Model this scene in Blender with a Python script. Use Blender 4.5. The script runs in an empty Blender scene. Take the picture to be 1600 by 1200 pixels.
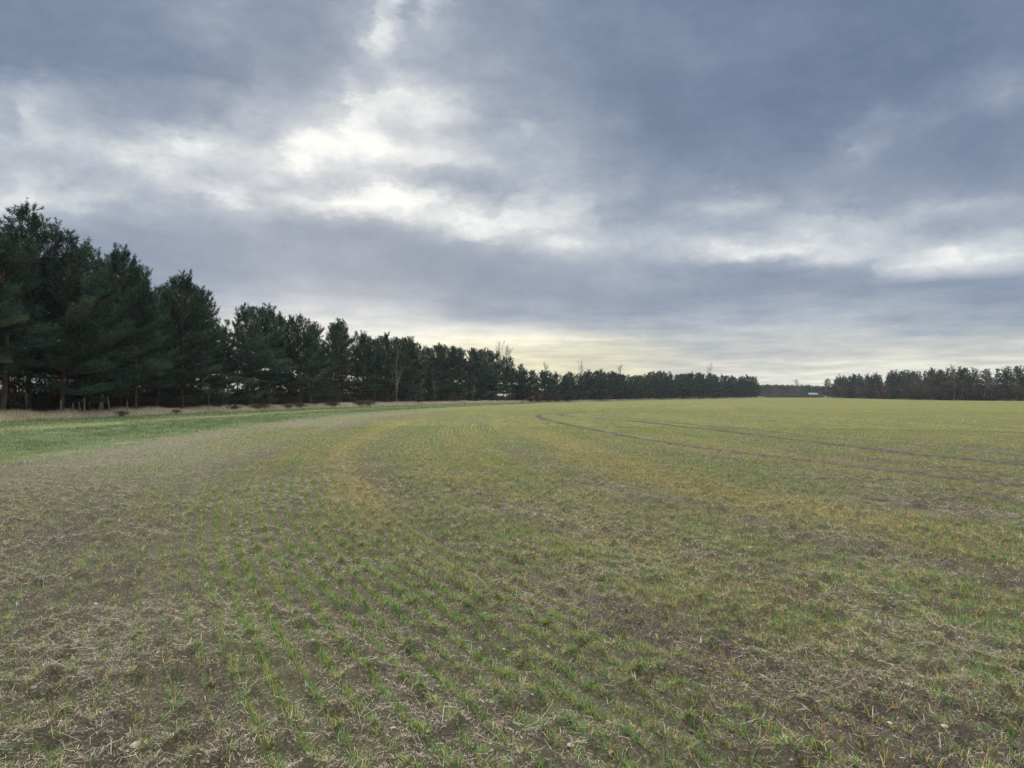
import bpy, math, random
import numpy as np
from mathutils import Vector

random.seed(7)
RNG = np.random.default_rng(11)
sc = bpy.context.scene
COL = sc.collection
R = math.radians

# ------------------------------------------------------------------ camera
FPX = 1202.0            # focal length in pixels of the 1600 px wide photograph
EYE = 1.6
HOR = 620.0             # photograph row of the horizon
cam_d = bpy.data.cameras.new("camera")
cam = bpy.data.objects.new("camera", cam_d)
COL.objects.link(cam)
cam_d.sensor_width = 36.0
cam_d.lens = 36.0 * FPX / 1600.0
cam_d.clip_start = 0.05
cam_d.clip_end = 8000.0
cam.location = (0, 0, EYE)
cam.rotation_euler = (R(90 + 0.95), 0, 0)
sc.camera = cam
sc.cycles.use_denoising = True
sc.cycles.denoising_prefilter = 'NONE'

# ------------------------------------------------------------------ colour management, sun
sc.view_settings.view_transform = 'Standard'
sc.view_settings.look = 'None'
sc.view_settings.exposure = 0.0
sc.view_settings.gamma = 1.0
SUN_EL, SUN_AZ = R(17.0), R(-11.0)      # behind the cloud, ahead and a little left
sun_d = bpy.data.lights.new("sun", 'SUN')
sun_d.energy = 0.6
sun_d.angle = R(25)
sun_d.color = (1.0, 0.94, 0.84)
sun = bpy.data.objects.new("sun", sun_d)
COL.objects.link(sun)
sdir = Vector((math.sin(SUN_AZ) * math.cos(SUN_EL), math.cos(SUN_AZ) * math.cos(SUN_EL), math.sin(SUN_EL)))
sun.rotation_euler = sdir.to_track_quat('Z', 'Y').to_euler()


def lin(c):
    c = np.asarray(c, float) / 255.0
    return tuple(np.where(c <= 0.04045, c / 12.92, ((c + 0.055) / 1.055) ** 2.4))


class NT:
    """small node-graph writer"""
    def __init__(self, tree):
        self.t = tree
    def n(self, typ, **kw):
        nd = self.t.nodes.new(typ)
        for k, v in kw.items():
            setattr(nd, k, v)
        return nd
    def link(self, a, b):
        self.t.links.new(a, b)
    def put(self, sock, v):
        if hasattr(v, 'is_output') or isinstance(v, bpy.types.NodeSocket):
            self.link(v, sock)
        else:
            sock.default_value = v
    def math(self, op, a, b=None, c=None, clamp=False):
        nd = self.n('ShaderNodeMath', operation=op, use_clamp=clamp)
        self.put(nd.inputs[0], a)
        if b is not None:
            self.put(nd.inputs[1], b)
        if c is not None:
            self.put(nd.inputs[2], c)
        return nd.outputs[0]
    def ramp(self, fac, stops, interp='LINEAR'):
        nd = self.n('ShaderNodeValToRGB')
        cr = nd.color_ramp
        cr.interpolation = interp
        stops = sorted(stops, key=lambda s: s[0])
        cr.elements[0].position = stops[0][0]
        cr.elements[1].position = stops[-1][0]
        for p, c in stops[1:-1]:
            cr.elements.new(p)
        for e, (p, c) in zip(cr.elements, stops):
            e.color = (c, c, c, 1) if np.isscalar(c) else (*c[:3], 1)
        self.put(nd.inputs[0], fac)
        return nd.outputs[0]
    def smooth(self, v, a, b, lo=0.0, hi=1.0):
        nd = self.n('ShaderNodeMapRange', interpolation_type='SMOOTHSTEP')
        self.put(nd.inputs['Value'], v)
        nd.inputs['From Min'].default_value = a
        nd.inputs['From Max'].default_value = b
        nd.inputs['To Min'].default_value = lo
        nd.inputs['To Max'].default_value = hi
        return nd.outputs[0]
    def mix(self, fac, a, b, blend='MIX'):
        nd = self.n('ShaderNodeMix', data_type='RGBA', blend_type=blend)
        self.put(nd.inputs[0], fac)
        for s, v in ((nd.inputs[6], a), (nd.inputs[7], b)):
            if isinstance(v, bpy.types.NodeSocket):
                self.link(v, s)
            elif np.isscalar(v):
                s.default_value = (v, v, v, 1)
            else:
                s.default_value = (*v[:3], 1)
        return nd.outputs[2]
    def noise(self, vec, scale, detail=4, rough=0.55, dist=0.0, lac=2.0):
        nd = self.n('ShaderNodeTexNoise')
        if vec is not None:
            self.link(vec, nd.inputs['Vector'])
        nd.inputs['Scale'].default_value = scale
        nd.inputs['Detail'].default_value = detail
        nd.inputs['Roughness'].default_value = rough
        nd.inputs['Distortion'].default_value = dist
        nd.inputs['Lacunarity'].default_value = lac
        return nd.outputs[0]
    def xyz(self, x, y, z=0.0):
        nd = self.n('ShaderNodeCombineXYZ')
        self.put(nd.inputs[0], x); self.put(nd.inputs[1], y); self.put(nd.inputs[2], z)
        return nd.outputs[0]


# ------------------------------------------------------------------ sky (world)
# brightness of the cloud deck by direction: (photo row, [(photo column, 0..255), ...]) turned into azimuth / elevation below
SKY = [
    (-60, [(0, 122), (300, 128), (500, 138), (610, 168), (640, 168), (700, 150), (850, 132), (1200, 116), (1600, 116)]),
    (0, [(0, 122), (150, 126), (260, 134), (330, 146), (430, 134), (520, 138), (585, 142), (612, 178), (640, 172), (660, 146), (685, 165), (710, 140), (800, 136), (950, 130), (1100, 120), (1300, 112), (1500, 112), (1600, 118)]),
    (40, [(0, 118), (150, 124), (260, 136), (330, 150), (420, 136), (500, 138), (570, 142), (598, 180), (625, 170), (655, 144), (685, 150), (720, 138), (800, 135), (950, 128), (1070, 136), (1150, 124), (1300, 110), (1500, 110), (1600, 118)]),
    (90, [(0, 122), (150, 122), (300, 122), (450, 124), (530, 130), (562, 146), (585, 178), (612, 166), (650, 146), (700, 140), (800, 132), (950, 126), (1080, 130), (1180, 116), (1350, 108), (1500, 114), (1600, 124)]),
    (140, [(0, 150), (60, 142), (150, 128), (300, 118), (450, 122), (520, 132), (550, 164), (580, 178), (620, 190), (660, 172), (720, 148), (800, 146), (900, 132), (1000, 120), (1150, 110), (1350, 108), (1450, 116), (1530, 138), (1570, 156), (1600, 138)]),
    (185, [(0, 170), (40, 180), (110, 160), (200, 140), (310, 124), (430, 130), (500, 158), (545, 196), (580, 202), (620, 210), (675, 188), (730, 162), (820, 168), (870, 152), (950, 134), (1100, 114), (1250, 112), (1330, 124), (1380, 154), (1440, 140), (1520, 124), (1600, 124)]),
    (220, [(0, 180), (60, 192), (140, 172), (220, 166), (300, 160), (370, 178), (430, 200), (490, 226), (540, 236), (610, 214), (690, 192), (760, 170), (830, 170), (930, 146), (1050, 122), (1200, 116), (1300, 124), (1345, 168), (1400, 140), (1500, 124), (1600, 124)]),
    (250, [(0, 184), (80, 184), (150, 190), (230, 206), (300, 204), (370, 186), (430, 214), (480, 246), (540, 248), (600, 246), (650, 214), (720, 184), (800, 164), (870, 152), (960, 140), (1080, 128), (1220, 124), (1320, 142), (1400, 134), (1500, 126), (1600, 128)]),
    (280, [(0, 208), (60, 186), (130, 168), (210, 186), (290, 206), (350, 196), (420, 176), (480, 186), (540, 198), (600, 178), (660, 166), (720, 160), (780, 156), (850, 166), (920, 158), (1020, 144), (1120, 140), (1240, 140), (1350, 144), (1450, 136), (1600, 138)]),
    (312, [(0, 214), (60, 222), (120, 222), (180, 196), (260, 174), (340, 184), (400, 186), (460, 196), (510, 236), (570, 254), (630, 252), (680, 206), (730, 176), (790, 178), (860, 198), (930, 170), (1030, 150), (1100, 160), (1160, 172), (1230, 152), (1330, 156), (1420, 150), (1520, 154), (1600, 158)]),
    (345, [(0, 168), (60, 160), (140, 154), (220, 152), (300, 152), (400, 152), (480, 158), (540, 164), (620, 184), (690, 216), (740, 240), (800, 224), (850, 212), (920, 176), (1000, 154), (1060, 156), (1150, 166), (1250, 164), (1350, 168), (1430, 162), (1500, 172), (1600, 172)]),
    (372, [(0, 142), (100, 140), (220, 140), (340, 140), (450, 142), (560, 144), (650, 146), (720, 158), (800, 168), (860, 188), (930, 184), (1000, 164), (1080, 178), (1150, 194), (1230, 186), (1300, 176), (1400, 164), (1480, 170), (1600, 164)]),
    (396, [(0, 138), (150, 138), (300, 140), (450, 146), (600, 142), (700, 140), (790, 140), (850, 150), (910, 158), (1000, 158), (1080, 194), (1130, 226), (1220, 236), (1270, 214), (1340, 184), (1420, 204), (1460, 240), (1520, 220), (1570, 222), (1600, 206)]),
    (414, [(0, 138), (150, 140), (300, 142), (450, 148), (600, 142), (750, 136), (850, 146), (930, 156), (1030, 148), (1130, 154), (1220, 164), (1300, 188), (1370, 200), (1430, 226), (1500, 228), (1560, 208), (1600, 196)]),
    (436, [(0, 140), (200, 142), (400, 152), (600, 144), (750, 136), (850, 142), (940, 160), (1020, 146), (1150, 140), (1300, 144), (1450, 146), (1600, 148)]),
    (465, [(0, 146), (200, 150), (380, 160), (470, 180), (560, 172), (640, 156), (750, 144), (900, 146), (1050, 146), (1200, 142), (1400, 146), (1600, 148)]),
    (492, [(0, 168), (200, 170), (380, 190), (470, 204), (560, 196), (630, 186), (720, 164), (820, 152), (950, 150), (1050, 150), (1180, 156), (1260, 172), (1340, 166), (1450, 154), (1600, 154)]),
    (512, [(0, 190), (300, 200), (480, 212), (600, 212), (680, 212), (760, 204), (850, 192), (950, 178), (1050, 160), (1180, 172), (1260, 190), (1340, 182), (1450, 162), (1600, 168)]),
    (529, [(0, 196), (300, 206), (480, 218), (600, 214), (690, 242), (780, 246), (880, 238), (950, 216), (1050, 186), (1180, 182), (1280, 190), (1380, 176), (1470, 178), (1600, 190)]),
    (548, [(0, 200), (400, 214), (600, 218), (700, 218), (800, 212), (900, 206), (1000, 202), (1100, 182), (1200, 180), (1300, 190), (1380, 204), (1480, 198), (1600, 198)]),
    (570, [(0, 206), (400, 214), (700, 216), (850, 210), (1000, 204), (1100, 200), (1200, 204), (1300, 216), (1420, 222), (1520, 216), (1600, 224)]),
    (595, [(0, 206), (400, 212), (800, 214), (950, 212), (1100, 214), (1200, 216), (1300, 220), (1450, 216), (1600, 222)]),
    (625, [(0, 204), (800, 212), (1600, 214)]),
]


# closer readings of the broken bright parts of the deck
SKY_MID = [
    (0, [(400, 138), (480, 136), (540, 142), (595, 162), (614, 218), (636, 208), (647, 160), (665, 160), (678, 205), (686, 226), (696, 178), (712, 150), (760, 140), (900, 134)]),
    (25, [(400, 140), (500, 138), (560, 150), (596, 180), (611, 216), (625, 192), (642, 160), (665, 156), (680, 188), (689, 200), (702, 158), (740, 146), (800, 138), (900, 132)]),
    (50, [(400, 140), (480, 138), (555, 146), (580, 172), (598, 224), (620, 198), (640, 180), (656, 160), (700, 156), (740, 148), (800, 144), (900, 132)]),
    (75, [(400, 138), (535, 146), (563, 172), (580, 200), (600, 192), (615, 186), (632, 160), (700, 156), (800, 145), (900, 134)]),
    (100, [(400, 138), (450, 138), (520, 146), (558, 162), (600, 160), (640, 156), (700, 162), (740, 156), (800, 145), (900, 134)]),
    (120, [(400, 148), (450, 144), (520, 148), (553, 190), (566, 180), (582, 166), (620, 194), (660, 174), (740, 150), (900, 136)]),
    (145, [(400, 154), (480, 156), (540, 162), (557, 202), (576, 184), (600, 214), (630, 222), (660, 200), (700, 184), (740, 164), (800, 146), (900, 138)]),
    (165, [(400, 166), (480, 168), (540, 178), (557, 216), (580, 208), (600, 204), (615, 188), (640, 210), (690, 200), (750, 166), (800, 150), (900, 140)]),
    (190, [(400, 184), (440, 184), (500, 188), (540, 204), (560, 232), (580, 214), (615, 184), (640, 204), (680, 204), (740, 184), (790, 164), (830, 158), (900, 148)]),
    (203, [(400, 190), (430, 194), (470, 190), (505, 216), (520, 202), (555, 236), (580, 216), (620, 194), (660, 198), (700, 188), (740, 170), (800, 164), (822, 182), (850, 160), (900, 150)]),
    (221, [(400, 194), (440, 206), (460, 236), (500, 248), (520, 236), (545, 246), (580, 246), (605, 240), (630, 206), (680, 188), (740, 174), (820, 172), (900, 154)]),
    (240, [(400, 214), (425, 210), (450, 246), (470, 252), (500, 224), (515, 220), (530, 250), (560, 234), (585, 252), (605, 226), (660, 204), (700, 200), (740, 178), (800, 164), (900, 154)]),
    (258, [(400, 204), (430, 214), (465, 242), (500, 214), (540, 204), (580, 226), (620, 202), (662, 216), (700, 194), (745, 184), (800, 164), (900, 154)]),
    (275, [(400, 188), (460, 204), (520, 186), (580, 192), (640, 176), (700, 162), (760, 162), (850, 164), (900, 160)]),
    (290, [(400, 178), (440, 168), (500, 178), (560, 198), (580, 214), (620, 192), (680, 156), (740, 146), (800, 158), (830, 180), (900, 168)]),
    (305, [(400, 184), (440, 194), (500, 216), (540, 248), (590, 255), (640, 246), (660, 214), (700, 168), (740, 150), (790, 168), (820, 196), (850, 180), (900, 178)]),
    (320, [(400, 184), (460, 198), (510, 242), (560, 250), (600, 244), (640, 252), (665, 236), (690, 200), (720, 190), (760, 174), (795, 206), (830, 206), (870, 194), (900, 194)]),
    (333, [(400, 176), (440, 172), (500, 176), (560, 196), (600, 196), (640, 214), (680, 204), (720, 226), (740, 226), (770, 188), (800, 222), (840, 210), (900, 198)]),
    (348, [(400, 154), (500, 150), (560, 152), (620, 164), (660, 188), (700, 216), (725, 236), (760, 226), (810, 226), (850, 208), (900, 192)]),
    (362, [(400, 148), (520, 146), (600, 146), (660, 156), (700, 186), (750, 220), (790, 194), (850, 184), (900, 174)]),
    (378, [(400, 146), (600, 146), (680, 154), (720, 152), (780, 152), (830, 172), (860, 196), (890, 206), (900, 200)]),
    (395, [(400, 148), (600, 146), (700, 143), (800, 146), (860, 152), (900, 162)]),
]
SKY_LEFT = [
    (130, [(0, 164), (60, 158), (120, 148), (180, 138), (260, 136), (400, 148)]),
    (165, [(0, 164), (25, 206), (60, 178), (110, 164), (160, 154), (250, 146), (320, 152), (360, 174), (400, 184)]),
    (190, [(0, 164), (30, 186), (60, 176), (120, 174), (170, 162), (240, 156), (320, 162), (370, 190), (400, 204)]),
    (210, [(0, 180), (40, 184), (75, 212), (110, 190), (170, 174), (220, 190), (280, 178), (340, 194), (380, 206), (400, 210)]),
    (230, [(0, 190), (60, 184), (110, 182), (170, 206), (200, 198), (250, 200), (290, 228), (320, 216), (350, 198), (400, 210)]),
    (250, [(0, 190), (60, 184), (120, 178), (170, 188), (200, 216), (230, 192), (290, 216), (330, 198), (400, 194)]),
    (275, [(0, 194), (50, 216), (80, 178), (150, 172), (200, 182), (228, 216), (260, 222), (300, 204), (340, 186), (400, 188)]),
    (295, [(0, 204), (50, 216), (90, 178), (160, 172), (230, 176), (280, 206), (310, 210), (340, 228), (370, 210), (400, 192)]),
    (312, [(0, 222), (60, 232), (90, 234), (130, 216), (170, 192), (250, 176), (320, 182), (350, 228), (380, 216), (400, 192)]),
    (330, [(0, 206), (60, 172), (110, 182), (160, 166), (250, 162), (330, 166), (400, 168)]),
    (350, [(0, 158), (100, 156), (200, 154), (300, 154), (400, 154)]),
]
SKY_RIGHT = [
    (325, [(960, 158), (1000, 150), (1060, 164), (1120, 182), (1160, 188), (1200, 180), (1220, 160), (1320, 148), (1400, 150), (1460, 176), (1540, 170), (1600, 164)]),
    (345, [(960, 160), (1000, 154), (1100, 160), (1180, 168), (1260, 180), (1320, 180), (1370, 164), (1420, 172), (1500, 158), (1600, 154)]),
    (362, [(960, 178), (1000, 170), (1060, 174), (1100, 186), (1160, 174), (1250, 192), (1310, 180), (1370, 190), (1450, 162), (1530, 168), (1600, 180)]),
    (382, [(960, 186), (1000, 175), (1060, 174), (1110, 206), (1140, 228), (1170, 216), (1220, 200), (1260, 200), (1300, 206), (1340, 184), (1400, 178), (1450, 202), (1520, 188), (1600, 194)]),
    (393, [(960, 172), (1000, 164), (1080, 190), (1110, 228), (1150, 248), (1200, 248), (1240, 228), (1280, 204), (1330, 206), (1390, 194), (1440, 216), (1460, 250), (1475, 232), (1520, 214), (1570, 242), (1600, 214)]),
    (405, [(960, 160), (1000, 156), (1060, 158), (1100, 178), (1150, 176), (1220, 174), (1290, 220), (1330, 188), (1390, 216), (1430, 238), (1460, 250), (1500, 242), (1550, 214), (1580, 226), (1600, 214)]),
    (417, [(960, 156), (1000, 150), (1100, 148), (1200, 150), (1280, 162), (1340, 156), (1380, 200), (1420, 216), (1450, 228), (1500, 222), (1560, 210), (1600, 200)]),
    (430, [(960, 156), (1000, 150), (1200, 143), (1400, 148), (1500, 148), (1600, 152)]),
]


def table(T, u, v):
    return float(np.interp(v, [r[0] for r in T], [np.interp(u, [p[0] for p in r[1]], [p[1] for p in r[1]]) for r in T]))


def ease(x, a, b):
    t = min(max((x - a) / (b - a), 0.0), 1.0)
    return t * t * (3 - 2 * t)


def sky_value(u, v):
    r = table(SKY, u, v)
    for T, u0, u1, v0, v1 in ((SKY_LEFT, -99, 400, 130, 350), (SKY_MID, 400, 900, -99, 395), (SKY_RIGHT, 960, 1900, 325, 430)):
        m = 40 if u0 > 0 else 1
        w = ease(u, u0 - m, u0) * (1 - ease(u, u1, u1 + 40)) * ease(v, v0 - 25, v0) * (1 - ease(v, v1, v1 + 20))
        if w > 0:
            r = r * (1 - w) + table(T, u, v) * w
    return r


def build_sky():
    w = bpy.data.worlds.new("World")
    sc.world = w
    w.use_nodes = True
    w.node_tree.nodes.clear()
    g = NT(w.node_tree)
    out = g.n('ShaderNodeOutputWorld')
    bg = g.n('ShaderNodeBackground')
    g.link(bg.outputs[0], out.inputs[0])
    tc = g.n('ShaderNodeTexCoord')
    d = tc.outputs['Generated']
    sep = g.n('ShaderNodeSeparateXYZ')
    g.link(d, sep.inputs[0])
    dx, dy, dz = sep.outputs
    # cloud-deck coordinates (a flat layer overhead): clouds flatten towards the horizon
    zz = g.math('ADD', g.math('MAXIMUM', dz, 0.0), 0.07)
    px = g.math('DIVIDE', dx, zz)
    py = g.math('DIVIDE', dy, zz)
    P = g.xyz(px, py, 0.0)
    D = g.xyz(dx, dy, g.math('MULTIPLY', dz, 1.9))
    D2 = g.xyz(g.math('ADD', dx, 7.3), dy, g.math('MULTIPLY', dz, 1.9))
    n1 = g.noise(D, 5.0, 8, 0.60)
    n2 = g.noise(D2, 5.0, 8, 0.60)
    n3 = g.noise(D, 20.0, 7, 0.68)
    n4 = g.noise(D2, 20.0, 7, 0.68)
    nb = g.noise(D2, 8.5, 10, 0.66)
    nbb = g.noise(D, 3.4, 4, 0.5)
    ns = g.noise(P, 1.5, 7, 0.60)
    nl = g.noise(g.xyz(px, g.math('MULTIPLY', py, 0.75), 5.0), 0.55, 4, 0.5, 0.3)
    az = g.math('ARCTAN2', dx, dy)
    el = g.math('ARCSINE', dz)
    # ragged edges: the lookup direction wanders with the cloud noise
    az = g.math('ADD', az, g.math('MULTIPLY_ADD', g.math('SUBTRACT', n1, 0.5), 0.045, g.math('MULTIPLY', g.math('SUBTRACT', n3, 0.5), 0.060)))
    elw = g.math('MULTIPLY_ADD', g.math('SUBTRACT', n4, 0.5), g.smooth(el, 0.08, 0.3, 0.004, 0.035), el)
    elw = g.math('ADD', elw, g.math('MULTIPLY', g.math('SUBTRACT', n2, 0.5), g.smooth(el, 0.05, 0.3, 0.006, 0.035)))
    A0 = R(36.0)
    tl = g.math('DIVIDE', g.math('ADD', az, A0), A0, clamp=True)
    tr = g.math('DIVIDE', az, A0, clamp=True)
    right = g.math('GREATER_THAN', az, 0.0)
    rows_v = [-90, -50, -20, 0, 25, 50, 75, 100, 120, 145, 165, 187, 203, 221, 240, 258, 275, 290, 305, 320, 333, 348, 362, 378, 393, 407, 420, 436, 465, 492, 512, 529, 548, 570, 600, 640]
    els = [math.degrees(math.atan((HOR - v) / FPX)) for v in rows_v][::-1]
    val = None
    for i, e in enumerate(els):
        ng = bpy.data.node_groups.new('sky_row', 'ShaderNodeTree')
        for nm in ('tl', 'tr', 'right'):
            ng.interface.new_socket(nm, in_out='INPUT', socket_type='NodeSocketFloat')
        ng.interface.new_socket('row', in_out='OUTPUT', socket_type='NodeSocketColor')
        q = NT(ng)
        gi = q.n('NodeGroupInput')
        go = q.n('NodeGroupOutput')
        halves = []
        for a0, tt in ((-A0, gi.outputs[0]), (0.0, gi.outputs[1])):
            stops = []
            for k in range(32):
                a = a0 + A0 * k / 31
                u = 800 + FPX * math.tan(a)
                v = HOR - FPX * math.tan(R(e)) / math.cos(a)
                stops.append((k / 31, sky_value(min(max(u, 0), 1600), v) / 255.0))
            halves.append(q.ramp(tt, stops, 'EASE'))
        q.link(q.mix(gi.outputs[2], halves[0], halves[1]), go.inputs[0])
        gn = g.n('ShaderNodeGroup')
        gn.node_tree = ng
        for sock, v in zip(gn.inputs, (tl, tr, right)):
            g.link(v, sock)
        row = gn.outputs[0]
        val = row if val is None else g.mix(g.math('DIVIDE', g.math('SUBTRACT', elw, R(els[i - 1])), R(e) - R(els[i - 1]), clamp=True), val, row)
    # fine structure of the cloud deck
    fine = g.math('MULTIPLY', g.math('SUBTRACT', nb, 0.5), g.math('MULTIPLY', g.smooth(el, 0.03, 0.2, 0.06, 0.26), g.smooth(val, 0.45, 0.80, 0.85, 1.7)))
    fine = g.math('MULTIPLY_ADD', g.math('SUBTRACT', ns, 0.5), g.smooth(el, 0.2, 0.06, 0.0, 0.36), fine)
    broad = g.math('MULTIPLY_ADD', g.math('SUBTRACT', nl, 0.5), 0.08, 0.012)
    val = g.math('MULTIPLY_ADD', g.math('SUBTRACT', val, 0.58), 0.98, 0.589)
    val = g.math('MULTIPLY_ADD', g.math('SUBTRACT', nbb, 0.5), 0.05, val)
    nr = g.noise(D, 9.5, 9, 0.62)
    ridge = g.math('POWER', g.math('SUBTRACT', 1.0, g.math('ABSOLUTE', g.math('MULTIPLY_ADD', nr, 2.6, -1.3)), clamp=True), 4.0)
    wisp = g.math('MULTIPLY', g.math('MULTIPLY', ridge, g.smooth(val, 0.56, 0.74)), g.smooth(el, 0.08, 0.2, 0.0, 0.03))
    L = g.math('ADD', g.math('ADD', g.math('ADD', val, fine), broad), wisp)
    over_ = g.math('MAXIMUM', g.math('SUBTRACT', L, 0.72), 0.0)
    L = g.math('MULTIPLY_ADD', over_, -0.08, L)
    rgb = g.ramp(L, [(0.36, lin((88, 105, 129))), (0.42, lin((101, 119, 144))), (0.5, lin((119, 136, 160))),
                     (0.6, lin((145, 157, 176))), (0.7, lin((172, 181, 194))), (0.8, lin((202, 207, 213))),
                     (0.9, lin((234, 237, 237))), (0.98, lin((255, 254, 248)))])
    # low, thin, warmer light under the deck
    warm = g.mix(g.math('MULTIPLY', g.smooth(el, R(6.5), R(2.5)), g.smooth(L, 0.52, 0.84)), (1, 1, 1), g.mix(g.math('MULTIPLY', g.smooth(az, -0.20, -0.04), g.smooth(az, 0.30, 0.10)), (1.03, 0.995, 0.87), (1.08, 1.0, 0.72)))
    rgb = g.mix(1.0, rgb, warm, 'MULTIPLY')
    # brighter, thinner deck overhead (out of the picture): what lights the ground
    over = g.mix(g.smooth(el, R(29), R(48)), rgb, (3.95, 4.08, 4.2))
    sky = g.n('ShaderNodeTexSky', sky_type='NISHITA')
    sky.sun_disc = False
    sky.sun_elevation = SUN_EL
    sky.sun_rotation = SUN_AZ
    clear = g.mix(1.0, sky.outputs[0], (0.10, 0.10, 0.10), 'MULTIPLY')
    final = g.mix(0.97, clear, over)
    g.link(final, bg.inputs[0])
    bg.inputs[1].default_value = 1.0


build_sky()

# ------------------------------------------------------------------ numpy noise
def _hash(ix, iy, s):
    h = (ix.astype(np.int64) * 374761393 + iy.astype(np.int64) * 668265263 + s * 1442695041) & 0xFFFFFFFF
    h = ((h ^ (h >> 13)) * 1274126177) & 0xFFFFFFFF
    return ((h ^ (h >> 16)) & 0xFFFFFF) / float(0xFFFFFF)


def vnoise(x, y, s=0):
    ix, iy = np.floor(x), np.floor(y)
    fx, fy = x - ix, y - iy
    fx, fy = fx * fx * (3 - 2 * fx), fy * fy * (3 - 2 * fy)
    a, b = _hash(ix, iy, s), _hash(ix + 1, iy, s)
    c, d = _hash(ix, iy + 1, s), _hash(ix + 1, iy + 1, s)
    return (a * (1 - fx) + b * fx) * (1 - fy) + (c * (1 - fx) + d * fx) * fy


def fbm(x, y, oct=4, s=0, gain=0.5):
    t, amp, tot = 0.0, 1.0, 0.0
    for o in range(oct):
        t = t + amp * vnoise(x * 2 ** o + 13.7 * o, y * 2 ** o - 9.1 * o, s + o)
        tot += amp
        amp *= gain
    return t / tot


def sstep(x, a, b):
    t = np.clip((x - a) / (b - a), 0, 1)
    return t * t * (3 - 2 * t)


# ------------------------------------------------------------------ layout of the place (metres; camera at the origin, +Y ahead)
def smooth_curve(pts, sig):
    ds = np.arange(-60, 1400, 1.0)
    p = np.array(pts, float)
    xs = np.interp(ds, p[:, 0], p[:, 1])
    lo = ds < p[0, 0]
    xs[lo] = p[0, 1] + (ds[lo] - p[0, 0]) * (p[1, 1] - p[0, 1]) / (p[1, 0] - p[0, 0])
    hi = ds > p[-1, 0]
    xs[hi] = p[-1, 1] + (ds[hi] - p[-1, 0]) * (p[-1, 1] - p[-2, 1]) / (p[-1, 0] - p[-2, 0])
    k = np.exp(-0.5 * (np.arange(-40, 41) / sig) ** 2)
    k /= k.sum()
    xp = np.pad(xs, 40, mode='reflect', reflect_type='odd')
    return ds, np.convolve(xp, k, 'valid')


_E = smooth_curve([(0, -4.6), (4, -6.75), (8, -8.65), (12, -10.15), (17, -11.5), (23, -12.7), (36, -14.0), (60, -14.9), (84, -13.9), (113, -9.4), (175, 4.4), (213, 11), (240, 25), (320, 57), (390, 101), (450, 150)], 2.5)
_V = smooth_curve([(0, -34), (30, -33), (48, -32), (64, -31.3), (92, -29), (128, -21), (180, -8), (213, 2), (240, 20), (320, 53), (390, 97), (450, 146)], 6)


def edge_x(d):
    return np.interp(d, *_E)


def verge_x(d):
    return np.interp(d, *_V)


def terrain(x, y):
    """the big shape of the ground: flat, with a slight crest far out"""
    z = 0.85 * sstep(y, 250, 480)
    v = verge_x(y)
    # a low bank where the rough grass starts
    z = z + 0.22 * sstep(v - x, -1.0, 3.5) * sstep(y, 520, 430)
    return z


def at(u, v):
    """ground point seen at photo pixel (u, v) on level ground"""
    d = EYE * FPX / (v - HOR)
    return ((u - 800) / FPX * d, d)


TRACKS = [   # wheel marks read off the photo as (column, row)
    [(1760, 783), (1600, 762), (1480, 747), (1325, 729), (1175, 710), (1070, 697), (965, 679), (895, 665), (852, 655.5), (840, 651), (843, 648), (875, 645), (930, 641.5), (985, 637.5), (1040, 633.5), (1100, 631)],
    [(1760, 748), (1600, 727), (1425, 710), (1300, 695), (1200, 682), (1080, 668), (990, 657.5), (915, 652), (880, 649.5), (874, 647.5), (900, 645.5), (960, 642)],
    [(1760, 729), (1600, 713), (1400, 692), (1180, 673), (1080, 663), (1000, 655), (950, 650)],
    [(1520, 808), (1470, 797), (1400, 785), (1330, 776)],
]
TRACK_W = [0.60, 0.68, 0.58, 0.45]


def resample(pts, step):
    p = np.array(pts, float)
    s = np.r_[0, np.cumsum(np.hypot(*np.diff(p, axis=0).T))]
    n = max(4, int(s[-1] / step))
    q = np.linspace(0, s[-1], n)
    o = np.c_[np.interp(q, s, p[:, 0]), np.interp(q, s, p[:, 1])]
    k = max(1, int(1.2 / step))
    ker = np.ones(2 * k + 1) / (2 * k + 1)
    pad = np.pad(o, ((k, k), (0, 0)), mode='reflect', reflect_type='odd')
    return np.c_[np.convolve(pad[:, 0], ker, 'valid'), np.convolve(pad[:, 1], ker, 'valid')]


TRACK_XY = [resample([at(*p) for p in tr], 0.35) for tr in TRACKS]


def track_dist(x, y):
    """distance to the nearest wheel mark less its half width"""
    best = np.full(x.shape, 99.0)
    for tr, w in zip(TRACK_XY, TRACK_W):
        x0, y0 = tr.min(0) - 1
        x1, y1 = tr.max(0) + 1
        m = np.nonzero((x > x0) & (x < x1) & (y > y0) & (y < y1))[0]
        for ch in np.array_split(m, max(1, len(m) // 20000)):
            if len(ch) == 0:
                continue
            seg = tr[::2]
            d = np.hypot(x[ch][:, None] - seg[None, :, 0], y[ch][:, None] - seg[None, :, 1]).min(1) - w / 2
            best[ch] = np.minimum(best[ch], d)
    return best


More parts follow.
